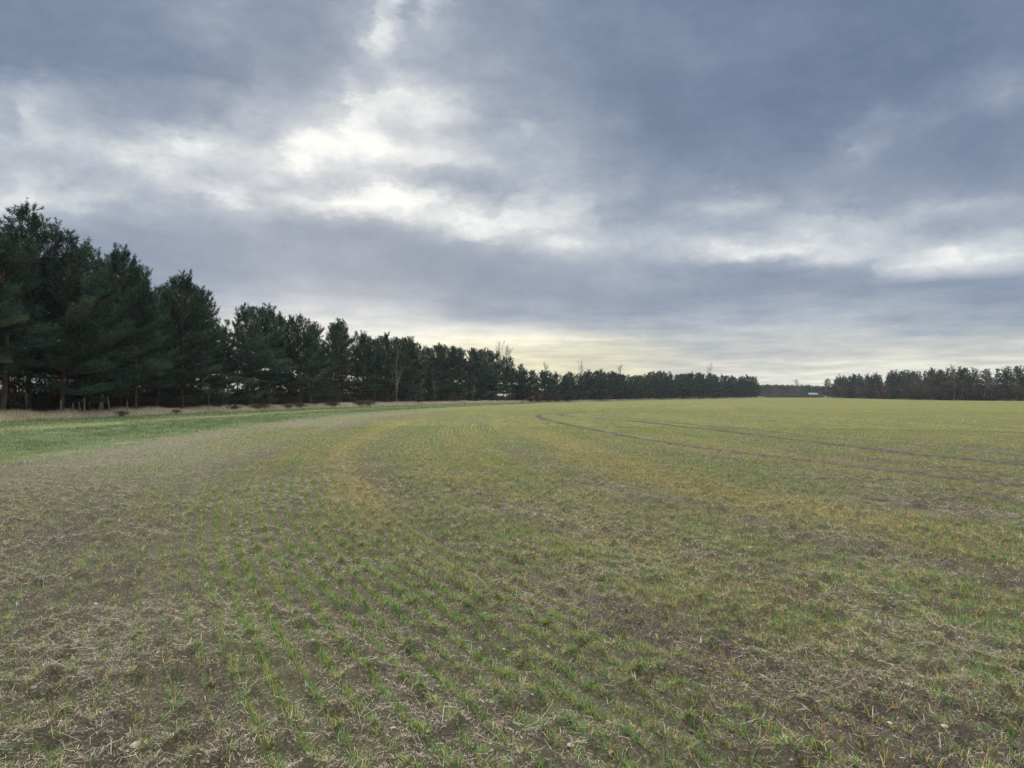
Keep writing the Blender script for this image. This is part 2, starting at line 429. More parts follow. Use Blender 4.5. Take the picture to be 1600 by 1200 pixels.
def field_masks(x, y):
    """c: metres in from the field edge; yellow: share of frosted yellow plants; dens: how thick the crop stands"""
    c = x - edge_x(y)
    along = y
    yel = 0.5 * fbm(c * 0.45, along * 0.035, 3, 3) + 0.5 * fbm(c * 1.5 + 9, along * 0.045, 3, 4)
    yel = sstep(yel, 0.47, 0.64)
    stripe = 0.85 * np.exp(-((c - 7.6 + 0.35 * sstep(along, 13, 9) + 1.2 * (fbm(c * 0.3, along * 0.25, 2, 35) - 0.5)) / 0.5) ** 2) * sstep(along, 8.0, 12.5) * sstep(along, 60, 26)
    band = np.exp(-((c - 14.3 + 0.5 * np.sin(along * 0.17)) / 0.8) ** 2) * sstep(along, 6.5, 11) * sstep(along, 60, 25)
    rows = np.exp(-((c - 6.6) / 1.15) ** 4) * sstep(along, 20, 11)
    yel = np.clip((0.18 + 0.06 * sstep(along, 14, 40) + 0.40 * yel) * (1 - 0.85 * rows) + 1.0 * stripe + 0.72 * band, 0, 1)
    d = fbm(c * 0.8 + 40, along * 0.10, 4, 8)
    d2 = fbm(x * 0.9, y * 0.9, 3, 21)
    dens = 0.34 + 0.16 * sstep(along, 12, 25) + 0.55 * sstep(c, 4.5, 7.5) + 0.30 * sstep(c, 7.5, 12) + 0.2 * sstep(along, 14, 30) * sstep(c, 6, 9)
    dens = dens * (0.45 + 1.1 * sstep(d, 0.35, 0.68)) * (0.55 + 0.9 * d2) + 0.35 * band * sstep(along, 5, 9) + 0.35 * stripe + 0.55 * rows
    dens = dens * (0.78 + 0.44 * sstep(fbm(c * 1.1, along * 0.02, 2, 99), 0.35, 0.65)) * (0.35 + 0.65 * sstep(c, 0.0, 3.0))
    return c, yel, np.clip(dens, 0, 1.35)


# ------------------------------------------------------------------ meshes
def make_mesh(name, V, tris=None, quads=None, col=None, attrs=None, smooth=False):
    me = bpy.data.meshes.new(name)
    V = np.ascontiguousarray(V, np.float32)
    nt = 0 if tris is None else len(tris)
    nq = 0 if quads is None else len(quads)
    me.vertices.add(len(V))
    me.vertices.foreach_set('co', V.ravel())
    loops = []
    if nq:
        loops.append(np.asarray(quads, np.int32).ravel())
    if nt:
        loops.append(np.asarray(tris, np.int32).ravel())
    lv = np.concatenate(loops)
    me.loops.add(len(lv))
    me.loops.foreach_set('vertex_index', lv)
    me.polygons.add(nq + nt)
    ls = np.r_[np.arange(nq) * 4, nq * 4 + np.arange(nt) * 3].astype(np.int32)
    me.polygons.foreach_set('loop_start', ls)
    if smooth:
        me.polygons.foreach_set('use_smooth', np.ones(nq + nt, bool))
    if col is not None:
        a = me.attributes.new('tint', 'FLOAT_COLOR', 'POINT')
        c4 = np.ones((len(V), 4), np.float32)
        c4[:, :3] = col
        a.data.foreach_set('color', c4.ravel())
    for k, v in (attrs or {}).items():
        a = me.attributes.new(k, 'FLOAT', 'POINT')
        a.data.foreach_set('value', np.ascontiguousarray(v, np.float32))
    me.update(calc_edges=True)
    me.validate()
    return me


def add(name, me, mat=None, parent=None):
    if mat is not None and len(me.materials) == 0:
        me.materials.append(mat)
    o = bpy.data.objects.new(name, me)
    COL.objects.link(o)
    if parent is not None:
        o.parent = parent
    return o


def tag(o, label=None, cat=None, group=None, kind=None):
    if label: o['label'] = label
    if cat: o['category'] = cat
    if group: o['group'] = group
    if kind: o['kind'] = kind
    return o


# ------------------------------------------------------------------ materials
def new_mat(name):
    m = bpy.data.materials.new(name)
    m.use_nodes = True
    m.node_tree.nodes.clear()
    g = NT(m.node_tree)
    out = g.n('ShaderNodeOutputMaterial')
    bs = g.n('ShaderNodeBsdfPrincipled')
    bs.inputs['Roughness'].default_value = 0.9
    bs.inputs['Specular IOR Level'].default_value = 0.03
    g.link(bs.outputs[0], out.inputs[0])
    return m, g, bs, out


def leaf_mat(name, transl=0.3, gain=1.0, rough=0.75):
    m, g, bs, out = new_mat(name)
    at_ = g.n('ShaderNodeAttribute', attribute_name='tint')
    oi = g.n('ShaderNodeObjectInfo')
    v = g.math('MULTIPLY_ADD', oi.outputs['Random'], 0.35, 0.82 * gain)
    c = g.mix(1.0, at_.outputs['Color'], g.xyz(v, v, v), 'MULTIPLY')
    g.link(c, bs.inputs['Base Color'])
    bs.inputs['Roughness'].default_value = rough
    if transl > 0:
        tr = g.n('ShaderNodeBsdfTranslucent')
        g.link(c, tr.inputs['Color'])
        mx = g.n('ShaderNodeMixShader')
        mx.inputs[0].default_value = transl
        g.link(bs.outputs[0], mx.inputs[1]); g.link(tr.outputs[0], mx.inputs[2])
        g.link(mx.outputs[0], out.inputs[0])
    return m


def bark_mat(name, lo, hi, scale=6.0):
    m, g, bs, out = new_mat(name)
    tc = g.n('ShaderNodeTexCoord')
    mp = g.n('ShaderNodeMapping')
    mp.inputs['Scale'].default_value = (1, 1, 0.25)
    g.link(tc.outputs['Object'], mp.inputs[0])
    n = g.noise(mp.outputs[0], scale, 5, 0.65)
    g.link(g.ramp(n, [(0.3, lo), (0.7, hi)]), bs.inputs['Base Color'])
    b = g.n('ShaderNodeBump')
    b.inputs['Strength'].default_value = 0.6
    b.inputs['Distance'].default_value = 0.03
    g.link(n, b.inputs['Height'])
    g.link(b.outputs[0], bs.inputs['Normal'])
    return m


M_NEEDLE = leaf_mat('pine_needles', 0.15)
M_BLADE = leaf_mat('crop_blades', 0.30)
M_GRASS = leaf_mat('grass_blades', 0.30)
M_DRY = leaf_mat('dry_grass_blades', 0.30)
M_STRAW = leaf_mat('straw_litter', 0.0)
M_BRAMBLE = leaf_mat('bramble_leaves', 0.2)
M_PINEBARK = bark_mat('pine_bark', (0.045, 0.032, 0.026), (0.13, 0.085, 0.06))
M_PALEBARK = bark_mat('pale_bark', (0.12, 0.105, 0.08), (0.30, 0.27, 0.21))
M_GREYBARK = bark_mat('grey_bark', (0.07, 0.06, 0.05), (0.17, 0.145, 0.115))
M_TWIG = bark_mat('brown_twigs', (0.05, 0.036, 0.030), (0.12, 0.085, 0.066))
M_SCRUB = bark_mat('ruddy_twigs', (0.060, 0.046, 0.038), (0.145, 0.112, 0.088), 1.5)
M_WOOD = bark_mat('weathered_wood', (0.14, 0.12, 0.10), (0.30, 0.26, 0.21), 14)


def soil_mat():
    m, g, bs, out = new_mat('field_ground')
    geo = g.n('ShaderNodeNewGeometry')
    P = geo.outputs['Position']
    A = {k: g.n('ShaderNodeAttribute', attribute_name=k).outputs['Fac'] for k in ('row', 'along', 'cover', 'yellow', 'margin', 'pale', 'rough', 'stubble')}
    rowv = g.xyz(g.math('MULTIPLY', A['row'], 1.0), g.math('MULTIPLY', A['along'], 0.12), 0.0)
    nf = g.noise(P, 55.0, 6, 0.7)
    nm = g.noise(P, 7.0, 5, 0.6)
    nbig = g.noise(P, 0.45, 5, 0.55)
    nrow = g.noise(rowv, 2.6, 5, 0.6)
    nrow2 = g.noise(rowv, 0.55, 4, 0.55)
    soil = g.ramp(nf, [(0.28, (0.020, 0.0155, 0.012)), (0.5, (0.062, 0.049, 0.039)), (0.75, (0.140, 0.115, 0.092))])
    crumb = g.noise(P, 150.0, 3, 0.6)
    soil = g.mix(1.0, soil, g.ramp(crumb, [(0.32, 0.45), (0.66, 1.45)]), 'MULTIPLY')
    soil = g.mix(g.math('MULTIPLY', g.smooth(nm, 0.35, 0.7), 0.30), soil, (0.082, 0.066, 0.053))
    soil = g.mix(g.math('MULTIPLY', g.smooth(nbig, 0.45, 0.7), 0.22), soil, (0.16, 0.140, 0.118))
    # chopped straw lying on the soil
    vo = g.n('ShaderNodeTexVoronoi', feature='F1')
    mp = g.n('ShaderNodeMapping')
    mp.inputs['Scale'].default_value = (1.0, 1.0, 1.0)
    g.link(P, mp.inputs[0])
    g.link(mp.outputs[0], vo.inputs['Vector'])
    vo.inputs['Scale'].default_value = 34.0
    chip = g.math('MULTIPLY', g.smooth(vo.outputs['Distance'], 0.30, 0.12), g.smooth(nm, 0.38, 0.6))
    soil = g.mix(g.math('MULTIPLY', chip, 0.55), soil, (0.36, 0.30, 0.20))
    # young crop seen as a sward
    green = g.mix(g.smooth(nrow, 0.35, 0.65), (0.074, 0.094, 0.026), (0.118, 0.130, 0.038))
    yell = g.mix(nm, (0.165, 0.140, 0.040), (0.225, 0.180, 0.052))
    sx = g.n('ShaderNodeSeparateXYZ'); g.link(P, sx.inputs[0])
    nst = g.noise(g.xyz(g.math('MULTIPLY', sx.outputs[0], 0.010), g.math('MULTIPLY', sx.outputs[1], 0.045), 1.0), 1.6, 5, 0.6)
    green = g.mix(g.smooth(nst, 0.36, 0.64), (0.080, 0.098, 0.028), green)
    yf = g.math('MULTIPLY', A['yellow'], g.smooth(nrow2, 0.25, 0.75, 0.35, 1.0))
    crop = g.mix(yf, green, yell)
    crop = g.mix(g.math('MULTIPLY', g.smooth(nf, 0.45, 0.75), 0.25), crop, (0.33, 0.28, 0.15))
    cov = g.math('MULTIPLY', A['cover'], g.smooth(g.math('ADD', g.math('MULTIPLY', nrow, 0.6), g.math('MULTIPLY', nm, 0.4)), 0.30, 0.62, 0.25, 1.15), clamp=True)
    soil = g.mix(g.math('MULTIPLY', A['stubble'], g.smooth(nf, 0.3, 0.62, 0.15, 0.7)), soil, (0.165, 0.160, 0.100))
    fieldc = g.mix(cov, soil, crop)
    # grass margin
    ng = g.noise(P, 1.3, 6, 0.65)
    gr = g.ramp(ng, [(0.3, (0.045, 0.062, 0.028)), (0.52, (0.074, 0.102, 0.042)), (0.72, (0.14, 0.140, 0.075))])
    gr = g.mix(g.math('MULTIPLY', A['pale'], 0.5), gr, (0.20, 0.19, 0.085))
    base = g.mix(A['margin'], fieldc, gr)
    # leaf litter and dead grass under the trees
    lit = g.ramp(nm, [(0.3, (0.045, 0.034, 0.022)), (0.7, (0.15, 0.115, 0.07))])
    base = g.mix(A['rough'], base, lit)
    g.link(base, bs.inputs['Base Color'])
    b = g.n('ShaderNodeBump')
    b.inputs['Strength'].default_value = 0.9
    b.inputs['Distance'].default_value = 0.02
    g.link(g.math('ADD', nf, g.math('MULTIPLY', nm, 2.0)), b.inputs['Height'])
    g.link(b.outputs[0], bs.inputs['Normal'])
    return m


M_GROUND = soil_mat()


def clods(x, y, near):
    """soil surface: clods, crumbs and shallow drill furrows (metres)"""
    c = x - edge_x(y)
    h = 0.035 * (fbm(x * 2.2, y * 2.2, 3, 50) - 0.5)
    h = h + near * (0.10 * np.maximum(fbm(x * 8, y * 8, 3, 60) - 0.48, 0) * 2 + 0.040 * (fbm(x * 30, y * 30, 2, 70) - 0.5))
    h = h + near * 0.008 * np.sin(c * 2 * np.pi / 0.19)
    return h


def ground_z(x, y):
    r = np.hypot(x, y)
    near = sstep(r, 45, 12)
    inf = sstep(x - edge_x(y), -0.3, 0.4)
    return terrain(x, y) + clods(x, y, near * inf + 0.5 * near * (1 - inf))


def build_ground():
    # one sheet, fine close by and coarse far out
    rs = [0.0, 0.6, 1.2]
    r = 1.6
    while r < 4200:
        rs.append(r)
        r += max(0.012, r * 0.0052) if r < 130 else r * 0.012
    rs = np.array(rs)
    fine = np.linspace(R(-43), R(43), 760)
    coarse = np.r_[np.linspace(R(43), R(80), 110)[1:], np.linspace(R(80), R(280), 50)[1:-1], np.linspace(R(280), R(317), 110)[:-1]]
    th = np.r_[fine, coarse]
    n, k = len(th), len(rs)
    TH, RR = np.meshgrid(th, rs)
    x = (RR * np.sin(TH)).ravel()
    y = (RR * np.cos(TH)).ravel()
    z = ground_z(x, y)
    td = track_dist(x, y)
    rut = sstep(td, 0.10, -0.12)
    z = z * (1 - rut) + (terrain(x, y) - 0.075) * rut
    c, yel, dens = field_masks(x, y)
    v = verge_x(y)
    wob = 1.1 * (fbm(x * 0.5, y * 0.5, 4, 90) - 0.5) * 2
    margin = sstep(c + wob, 0.5, -0.4)
    frac = (edge_x(y) - x) / np.maximum(edge_x(y) - v, 1.0)
    pale = np.exp(-((frac - 0.55) / 0.09) ** 2)
    pale = np.maximum(pale, 0.7 * sstep(fbm(x * 0.7, y * 0.7, 3, 95), 0.4, 0.6) * np.exp(-((c + 0.3) / 0.5) ** 2))
    rough = sstep(v - x + wob, 0.2, 1.6)
    far = sstep(y, 10, 75)
    cover = np.clip(dens * (0.30 + 0.72 * far) + 0.30 * far * sstep(c, 3, 12) + 0.35 * sstep(y, 60, 140), 0, 1)
    cover = cover * (1 - 0.95 * rut)
    stub = sstep(c, 6.5, 3.5) * sstep(y, 8, 22) * (1 - rut)
    i = np.arange(k - 1)[:, None] * n
    j = np.arange(n)[None, :]
    j2 = (j + 1) % n
    q = np.stack([i + j, i + n + j, i + n + j2, i + j2], -1).reshape(-1, 4)
    q = q[:, ::-1]
    q = q[n:]                                     # the innermost ring collapses to one point
    tri = np.stack([np.full(n, 0), n + np.arange(n), n + (np.arange(n) + 1) % n], -1)[:, ::-1]
    me = make_mesh('field_ground', np.c_[x, y, z], tris=tri, quads=q, smooth=True,
                   attrs=dict(row=c, along=y, cover=cover, yellow=yel, margin=margin, pale=pale, rough=rough, stubble=stub))
    o = add('field_ground', me, M_GROUND)
    tag(o, 'flat arable field of thin winter cereal on grey brown soil', kind='structure')


build_ground()


def rut_mat():
    m, g, bs, out = new_mat('rut_soil')
    geo = g.n('ShaderNodeNewGeometry')
    nf = g.noise(geo.outputs['Position'], 22.0, 6, 0.7)
    g.link(g.ramp(nf, [(0.3, (0.026, 0.021, 0.017)), (0.55, (0.060, 0.050, 0.041)), (0.8, (0.12, 0.10, 0.082))]), bs.inputs['Base Color'])
    b = g.n('ShaderNodeBump')
    b.inputs['Strength'].default_value = 1.0
    b.inputs['Distance'].default_value = 0.03
    g.link(nf, b.inputs['Height'])
    g.link(b.outputs[0], bs.inputs['Normal'])
    return m


M_RUT = rut_mat()


def build_tracks():
    names = ['bare tractor wheel rut nearest the camera, curling back at its far end', 'second bare wheel rut, running beside the nearest one',
             'faint wheel rut farthest out on the right of the field', 'short bare patch of wheel rut in the yellow crop']
    for tr, w, nm in zip(TRACK_XY, TRACK_W, names):
        t = np.gradient(tr, axis=0)
        t /= np.linalg.norm(t, axis=1, keepdims=True)
        nrm = np.c_[t[:, 1], -t[:, 0]]
        n = len(tr)
        s = np.arange(n) * 0.35
        wl = w / 2 * (0.65 + 0.7 * vnoise(s * 1.3, s * 0, 5))
        wr = w / 2 * (0.65 + 0.7 * vnoise(s * 1.3, s * 0 + 4, 6))
        cs = np.array([-1, -0.5, 0, 0.5, 1.0])
        rows = []
        for c in cs:
            off = np.where(c < 0, c * wl, c * wr)
            p = tr + nrm * off[:, None]
            z = terrain(p[:, 0], p[:, 1]) - 0.030 + 0.020 * abs(c)
            z += 0.03 * (fbm(p[:, 0] * 5, p[:, 1] * 5, 2, 33) - 0.5) * (abs(c) < 1)
            rows.append(np.c_[p, z])
        V = np.stack(rows, 1).reshape(-1, 3)
        m = len(cs)
        i = np.arange(n - 1)[:, None] * m
        j = np.arange(m - 1)[None, :]
        q = np.stack([i + j, i + m + j, i + m + j + 1, i + j + 1], -1).reshape(-1, 4)[:, ::-1]
        o = add('wheel_track', make_mesh('wheel_track', V, quads=q, smooth=True), M_RUT)
        tag(o, nm, kind='structure')


build_tracks()


# ------------------------------------------------------------------ blades
def blades(name, P, ang, length, width, lean, col, mat, droop=0.5, tipcol=None):
    """P (N,3); each blade is a tapered strip of two segments that bends over"""
    n = len(P)
    dirx, diry = np.cos(ang), np.sin(ang)
    sx, sy = -diry * width / 2, dirx * width / 2
    h1 = length * 0.55
    l2 = lean + droop
    m = P + np.c_[dirx * np.sin(lean) * h1, diry * np.sin(lean) * h1, np.cos(lean) * h1]
    h2 = length * 0.45
    tp = m + np.c_[dirx * np.sin(l2) * h2, diry * np.sin(l2) * h2, np.cos(l2) * h2]
    S = np.c_[sx, sy, np.zeros(n)]
    V = np.stack([P - S, P + S, m - S * 0.8, m + S * 0.8, tp], 1).reshape(-1, 3)
    b = np.arange(n)[:, None] * 5
    quads = b + np.array([[0, 1, 3, 2]])
    tris = b + np.array([[2, 3, 4]])
    tc = col if tipcol is None else tipcol
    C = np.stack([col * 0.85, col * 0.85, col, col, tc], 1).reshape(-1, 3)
    return add(name, make_mesh(name, V, tris=tris, quads=quads, col=C), mat)


def wedge(n, r0, r1, half, rng):
    r = np.sqrt(rng.uniform(r0 ** 2, r1 ** 2, n))
    t = rng.uniform(-half, half, n)
    return r * np.sin(t), r * np.cos(t)


GREEN = np.array([(0.100, 0.205, 0.050), (0.135, 0.240, 0.060), (0.085, 0.190, 0.065), (0.180, 0.255, 0.080)])
YELLOW = np.array([(0.38, 0.31, 0.080), (0.45, 0.335, 0.100), (0.28, 0.285, 0.075), (0.40, 0.245, 0.100)])
STRAWC = np.array([(0.46, 0.39, 0.28), (0.38, 0.32, 0.23), (0.29, 0.225, 0.17), (0.56, 0.50, 0.39), (0.20, 0.14, 0.11), (0.38, 0.29, 0.22), (0.12, 0.09, 0.075)])


def build_crop():
    rng = RNG
    half = R(40)
    # (inner radius, outer radius, spacing along the row, blades per plant, blade scale, density gain)
    zones = [(1.0, 9, 0.0050, 4, 1.0, 1.0), (9, 20, 0.0075, 4, 1.1, 1.05), (20, 42, 0.022, 5, 1.5, 1.1), (42, 120, 0.11, 3, 2.1, 1.1)]
    Ps, An, Le, Wi, Ln, Co = [], [], [], [], [], []
    for r0, r1, sp, nb, k, dg in zones:
        half = R(72) if r1 <= 9 else R(52) if r1 <= 20 else R(43)
        area = half * (r1 ** 2 - r0 ** 2)
        n = int(area / (0.19 * sp))
        x, y = wedge(n, r0, r1, half, rng)
        # pull each plant into its drill row (rows run parallel to the field edge)
        c = x - edge_x(y)
        rowpos = np.round(c / 0.19) * 0.19
        clear = np.clip(1.0 * np.exp(-((c - 7.0) / 1.8) ** 4) * sstep(y, 24, 11) + 0.6 * sstep(fbm(c * 0.25 + 3, y * 0.05, 2, 88), 0.35, 0.65), 0, 1)
        loose = np.where(rng.random(n) < 0.06 + 0.16 * (1 - clear), 0.09, 0.010 + 0.042 * (1 - clear))
        x = x + (rowpos - c) + rng.normal(0, 1, n) * loose
        c, yel, dens = field_masks(x, y)
        row_id = np.round(c / 0.19)
        rowgap = 0.40 + 1.15 * vnoise(row_id * 7.7, y * 0.35, 41)
        inrow = np.exp(-((c - 6.6) / 1.5) ** 4) * sstep(y, 22, 13)
        rowgap = rowgap * (1 - inrow) + (0.55 + 0.8 * vnoise(row_id * 7.7, y * 0.35, 41)) * inrow
        clump = sstep(vnoise(x * 11, y * 11, 17), 0.18, 0.62)
        clump = clump * (1 - 0.6 * inrow) + 0.6 * inrow
        keep = (rng.random(n) < np.clip((1.05 + 0.12 * sstep(y, 7, 16)) * dens * rowgap * dg * (0.50 + 0.60 * clump), 0, 1)) & (c > 0.15)
        keep &= rng.random(n) < sstep(np.hypot(x, y), 122, 60)
        keep &= ~((track_dist(x, y) < np.where(y < 24, 0.36, 0.16)) & (rng.random(n) < 0.96))
        x, y, yel, dens = x[keep], y[keep], yel[keep], dens[keep]
        m = len(x)
        z = ground_z(x, y)
        isyel = rng.random(m) < yel * 0.62
        vig = 0.6 + 0.6 * vnoise(x * 1.7, y * 1.7, 77) + 0.25 * rng.random(m)
        base = np.where(isyel[:, None], YELLOW[rng.integers(0, 4, m)], GREEN[rng.integers(0, 4, m)])
        dead = rng.random(m) < 0.10
        base = np.where(dead[:, None], STRAWC[rng.integers(0, 7, m)], base)
        base = base * rng.uniform(0.75, 1.25, (m, 1))
        idx = np.repeat(np.arange(m), nb)
        N = len(idx)
        P = np.c_[x[idx], y[idx], z[idx]] + np.c_[rng.normal(0, 0.007 * k, (N, 2)), np.full(N, -0.004)]
        Ps.append(P)
        An.append(rng.uniform(0, 2 * np.pi, N))
        Le.append(rng.uniform(0.026, 0.076, N) * vig[idx] * (1.12 - 0.14 * k))
        Wi.append(rng.uniform(0.0020, 0.0042, N) * k)
        Ln.append(np.abs(rng.normal(0.55, 0.38, N)))
        cc = base[idx] * rng.uniform(0.8, 1.2, (N, 1))
        tipy = rng.random(N) < 0.18
        cc = np.where((rng.random(N) < 0.07)[:, None], np.array([(0.36, 0.19, 0.085)]), cc)
        cc = np.where(tipy[:, None], 0.5 * cc + 0.5 * YELLOW[rng.integers(0, 4, N)], cc)
        Co.append(cc)
    # withered leaves lying flat between the plants
    for r0, r1, per, k in [(1.0, 8, 1200, 0.85), (8, 18, 650, 1.05), (18, 40, 220, 1.5), (40, 80, 40, 2.3)]:
        half = R(72) if r1 <= 9 else R(52) if r1 <= 20 else R(43)
        n = int(half * (r1 ** 2 - r0 ** 2) * per)
        x, y = wedge(n, r0, r1, half, rng)
        c = x - edge_x(y)
        cl = fbm(x * 1.4 + 5, y * 1.4, 3, 55)
        keep = (rng.random(n) < (0.12 + 1.1 * sstep(cl, 0.32, 0.65)) * (0.45 + 0.55 * sstep(c, 8, 12))) & (c > 0) & (track_dist(x, y) > 0)
        x, y = x[keep], y[keep]
        n = len(x)
        Ps.append(np.c_[x, y, ground_z(x, y) + rng.uniform(0, 0.012, n)])
        An.append(rng.uniform(0, 2 * np.pi, n))
        Le.append(rng.uniform(0.02, 0.065, n) * (0.8 + 0.2 * k)); Wi.append(rng.uniform(0.0016, 0.0034, n) * k)
        Ln.append(rng.uniform(0.75, 1.5, n))
        Co.append(np.array([(0.29, 0.29, 0.19), (0.20, 0.245, 0.13), (0.33, 0.28, 0.205), (0.15, 0.20, 0.09), (0.22, 0.165, 0.125), (0.42, 0.38, 0.29), (0.09, 0.07, 0.055)])[rng.integers(0, 7, n)] * rng.uniform(0.7, 1.2, (n, 1)))
    P = np.concatenate(Ps)
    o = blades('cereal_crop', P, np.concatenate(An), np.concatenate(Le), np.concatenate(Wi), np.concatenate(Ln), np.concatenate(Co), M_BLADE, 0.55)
    tag(o, 'thin green and yellowing cereal seedlings in drill rows over the field', kind='stuff')
    print('crop blades', len(P))


build_crop()


def build_straw():
    rng = np.random.default_rng(5)
    half = R(40)
    Vs, Qs, Cs = [], [], []
    base = 0
    for r0, r1, per, k in [(1.0, 8, 5200, 0.68), (8, 18, 2200, 0.95), (18, 40, 420, 1.55), (40, 75, 70, 2.3)]:
        half = R(72) if r1 <= 9 else R(52) if r1 <= 20 else R(43)
        n = int(half * (r1 ** 2 - r0 ** 2) * per)
        x, y = wedge(n, r0, r1, half, rng)
        c = x - edge_x(y)
        dn = fbm(x * 1.1 + 9, y * 1.1, 3, 44)
        keep = (rng.random(n) < 0.15 + 0.85 * sstep(dn, 0.35, 0.7) + 0.5 * sstep(c, 7, 3) * sstep(y, 9, 16)) & (c > -0.2) & (track_dist(x, y) > 0)
        x, y, c = x[keep], y[keep], c[keep]
        n = len(x)
        L = np.exp(rng.normal(np.log(0.017), 0.72, n)).clip(0.006, 0.22) * (0.7 + 0.3 * k)
        w = rng.uniform(0.0013, 0.0036, n) * k
        a = np.where(rng.random(n) < 0.45, rng.normal(1.75, 0.5, n), rng.uniform(0, np.pi, n))
        tilt = rng.normal(0, 0.22, n) + np.where(rng.random(n) < 0.06, 0.7, 0)
        d = np.c_[np.cos(a) * np.cos(tilt), np.sin(a) * np.cos(tilt), np.sin(tilt)]
        s = np.c_[-np.sin(a), np.cos(a), rng.normal(0, 0.5, n)]
        s /= np.linalg.norm(s, axis=1, keepdims=True)
        p = np.c_[x, y, ground_z(x, y) + 0.004 + np.abs(np.sin(tilt)) * L * 0.45 + rng.random(n) * 0.008]
        u = np.cross(d, s)
        e1, e2 = p - d * L[:, None] / 2, p + d * L[:, None] / 2
        hw = w[:, None] / 2
        # a three-sided straw
        V = np.stack([e1 - s * hw, e1 + s * hw, e1 + u * hw * 1.2, e2 - s * hw, e2 + s * hw, e2 + u * hw * 1.2], 1).reshape(-1, 3)
        b = base + np.arange(n)[:, None, None] * 6
        Q = (b + np.array([[[0, 1, 4, 3], [1, 2, 5, 4], [2, 0, 3, 5]]])).reshape(-1, 4)
        col = STRAWC[rng.integers(0, 7, n)] * rng.uniform(0.65, 1.2, (n, 1))
        Vs.append(V); Qs.append(Q); Cs.append(np.repeat(col, 6, 0))
        base += len(V)
    o = add('straw_litter', make_mesh('straw_litter', np.concatenate(Vs), quads=np.concatenate(Qs), col=np.concatenate(Cs)), M_STRAW)
    tag(o, 'chopped straw and stubble scattered over the bare soil', kind='stuff')
    print('straw', base // 6)


build_straw()


def build_margin_grass():
    rng = np.random.default_rng(8)
    Ps, An, Le, Wi, Ln, Co = [], [], [], [], [], []
    for y0, y1, per, k in [(8, 32, 420, 1.0), (32, 60, 190, 1.6), (60, 120, 60, 2.4), (120, 230, 14, 4.0)]:
        n = int((y1 - y0) * 22 * per)
        y = rng.uniform(y0, y1, n)
        e, v = edge_x(y), verge_x(y)
        t = rng.uniform(-0.04, 1.1, n)
        x = e + (v - e) * t
        cl = fbm(x * 1.6, y * 1.6, 4, 12)
        keep = (rng.random(n) < 0.12 + 1.2 * sstep(cl, 0.36, 0.62)) & (np.abs(x) < y * 0.86 + 4) & (t + 0.22 * (fbm(x * 0.5, y * 0.5, 4, 90) - 0.5) > -0.03 + 0.09 * rng.random(n))
        x, y, t, cl = x[keep], y[keep], t[keep], cl[keep]
        m = len(x)
        tall = 0.5 + 1.1 * sstep(cl, 0.42, 0.7)
        pale = np.exp(-((t - 0.55) / 0.10) ** 2) + 0.5 * np.exp(-((t - 0.03) / 0.05) ** 2)
        g = np.array([(0.055, 0.100, 0.038), (0.075, 0.125, 0.046), (0.060, 0.106, 0.054), (0.125, 0.15, 0.070)])[rng.integers(0, 4, m)]
        d = np.array([(0.30, 0.26, 0.13), (0.22, 0.20, 0.09), (0.38, 0.33, 0.2)])[rng.integers(0, 3, m)]
        isd = rng.random(m) < 0.12 + 0.3 * pale + 0.35 * sstep(fbm(x * 0.35, y * 0.35, 3, 66), 0.5, 0.7)
        col = np.where(isd[:, None], d, g) * rng.uniform(0.75, 1.25, (m, 1))
        Ps.append(np.c_[x, y, ground_z(x, y) - 0.004])
        An.append(rng.uniform(0, 2 * np.pi, m))
        Le.append(rng.uniform(0.05, 0.13, m) * tall * (0.85 + 0.15 * k) * (1 - 0.45 * np.clip(pale, 0, 1)))
        Wi.append(rng.uniform(0.004, 0.008, m) * k)
        Ln.append(np.abs(rng.normal(0.5, 0.35, m)))
        Co.append(col)
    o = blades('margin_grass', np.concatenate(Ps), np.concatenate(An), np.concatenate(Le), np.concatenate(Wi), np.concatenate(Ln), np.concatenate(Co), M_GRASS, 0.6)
    tag(o, 'short green grass strip between the crop and the trees', kind='stuff')
    print('margin', sum(len(p) for p in Ps))


build_margin_grass()


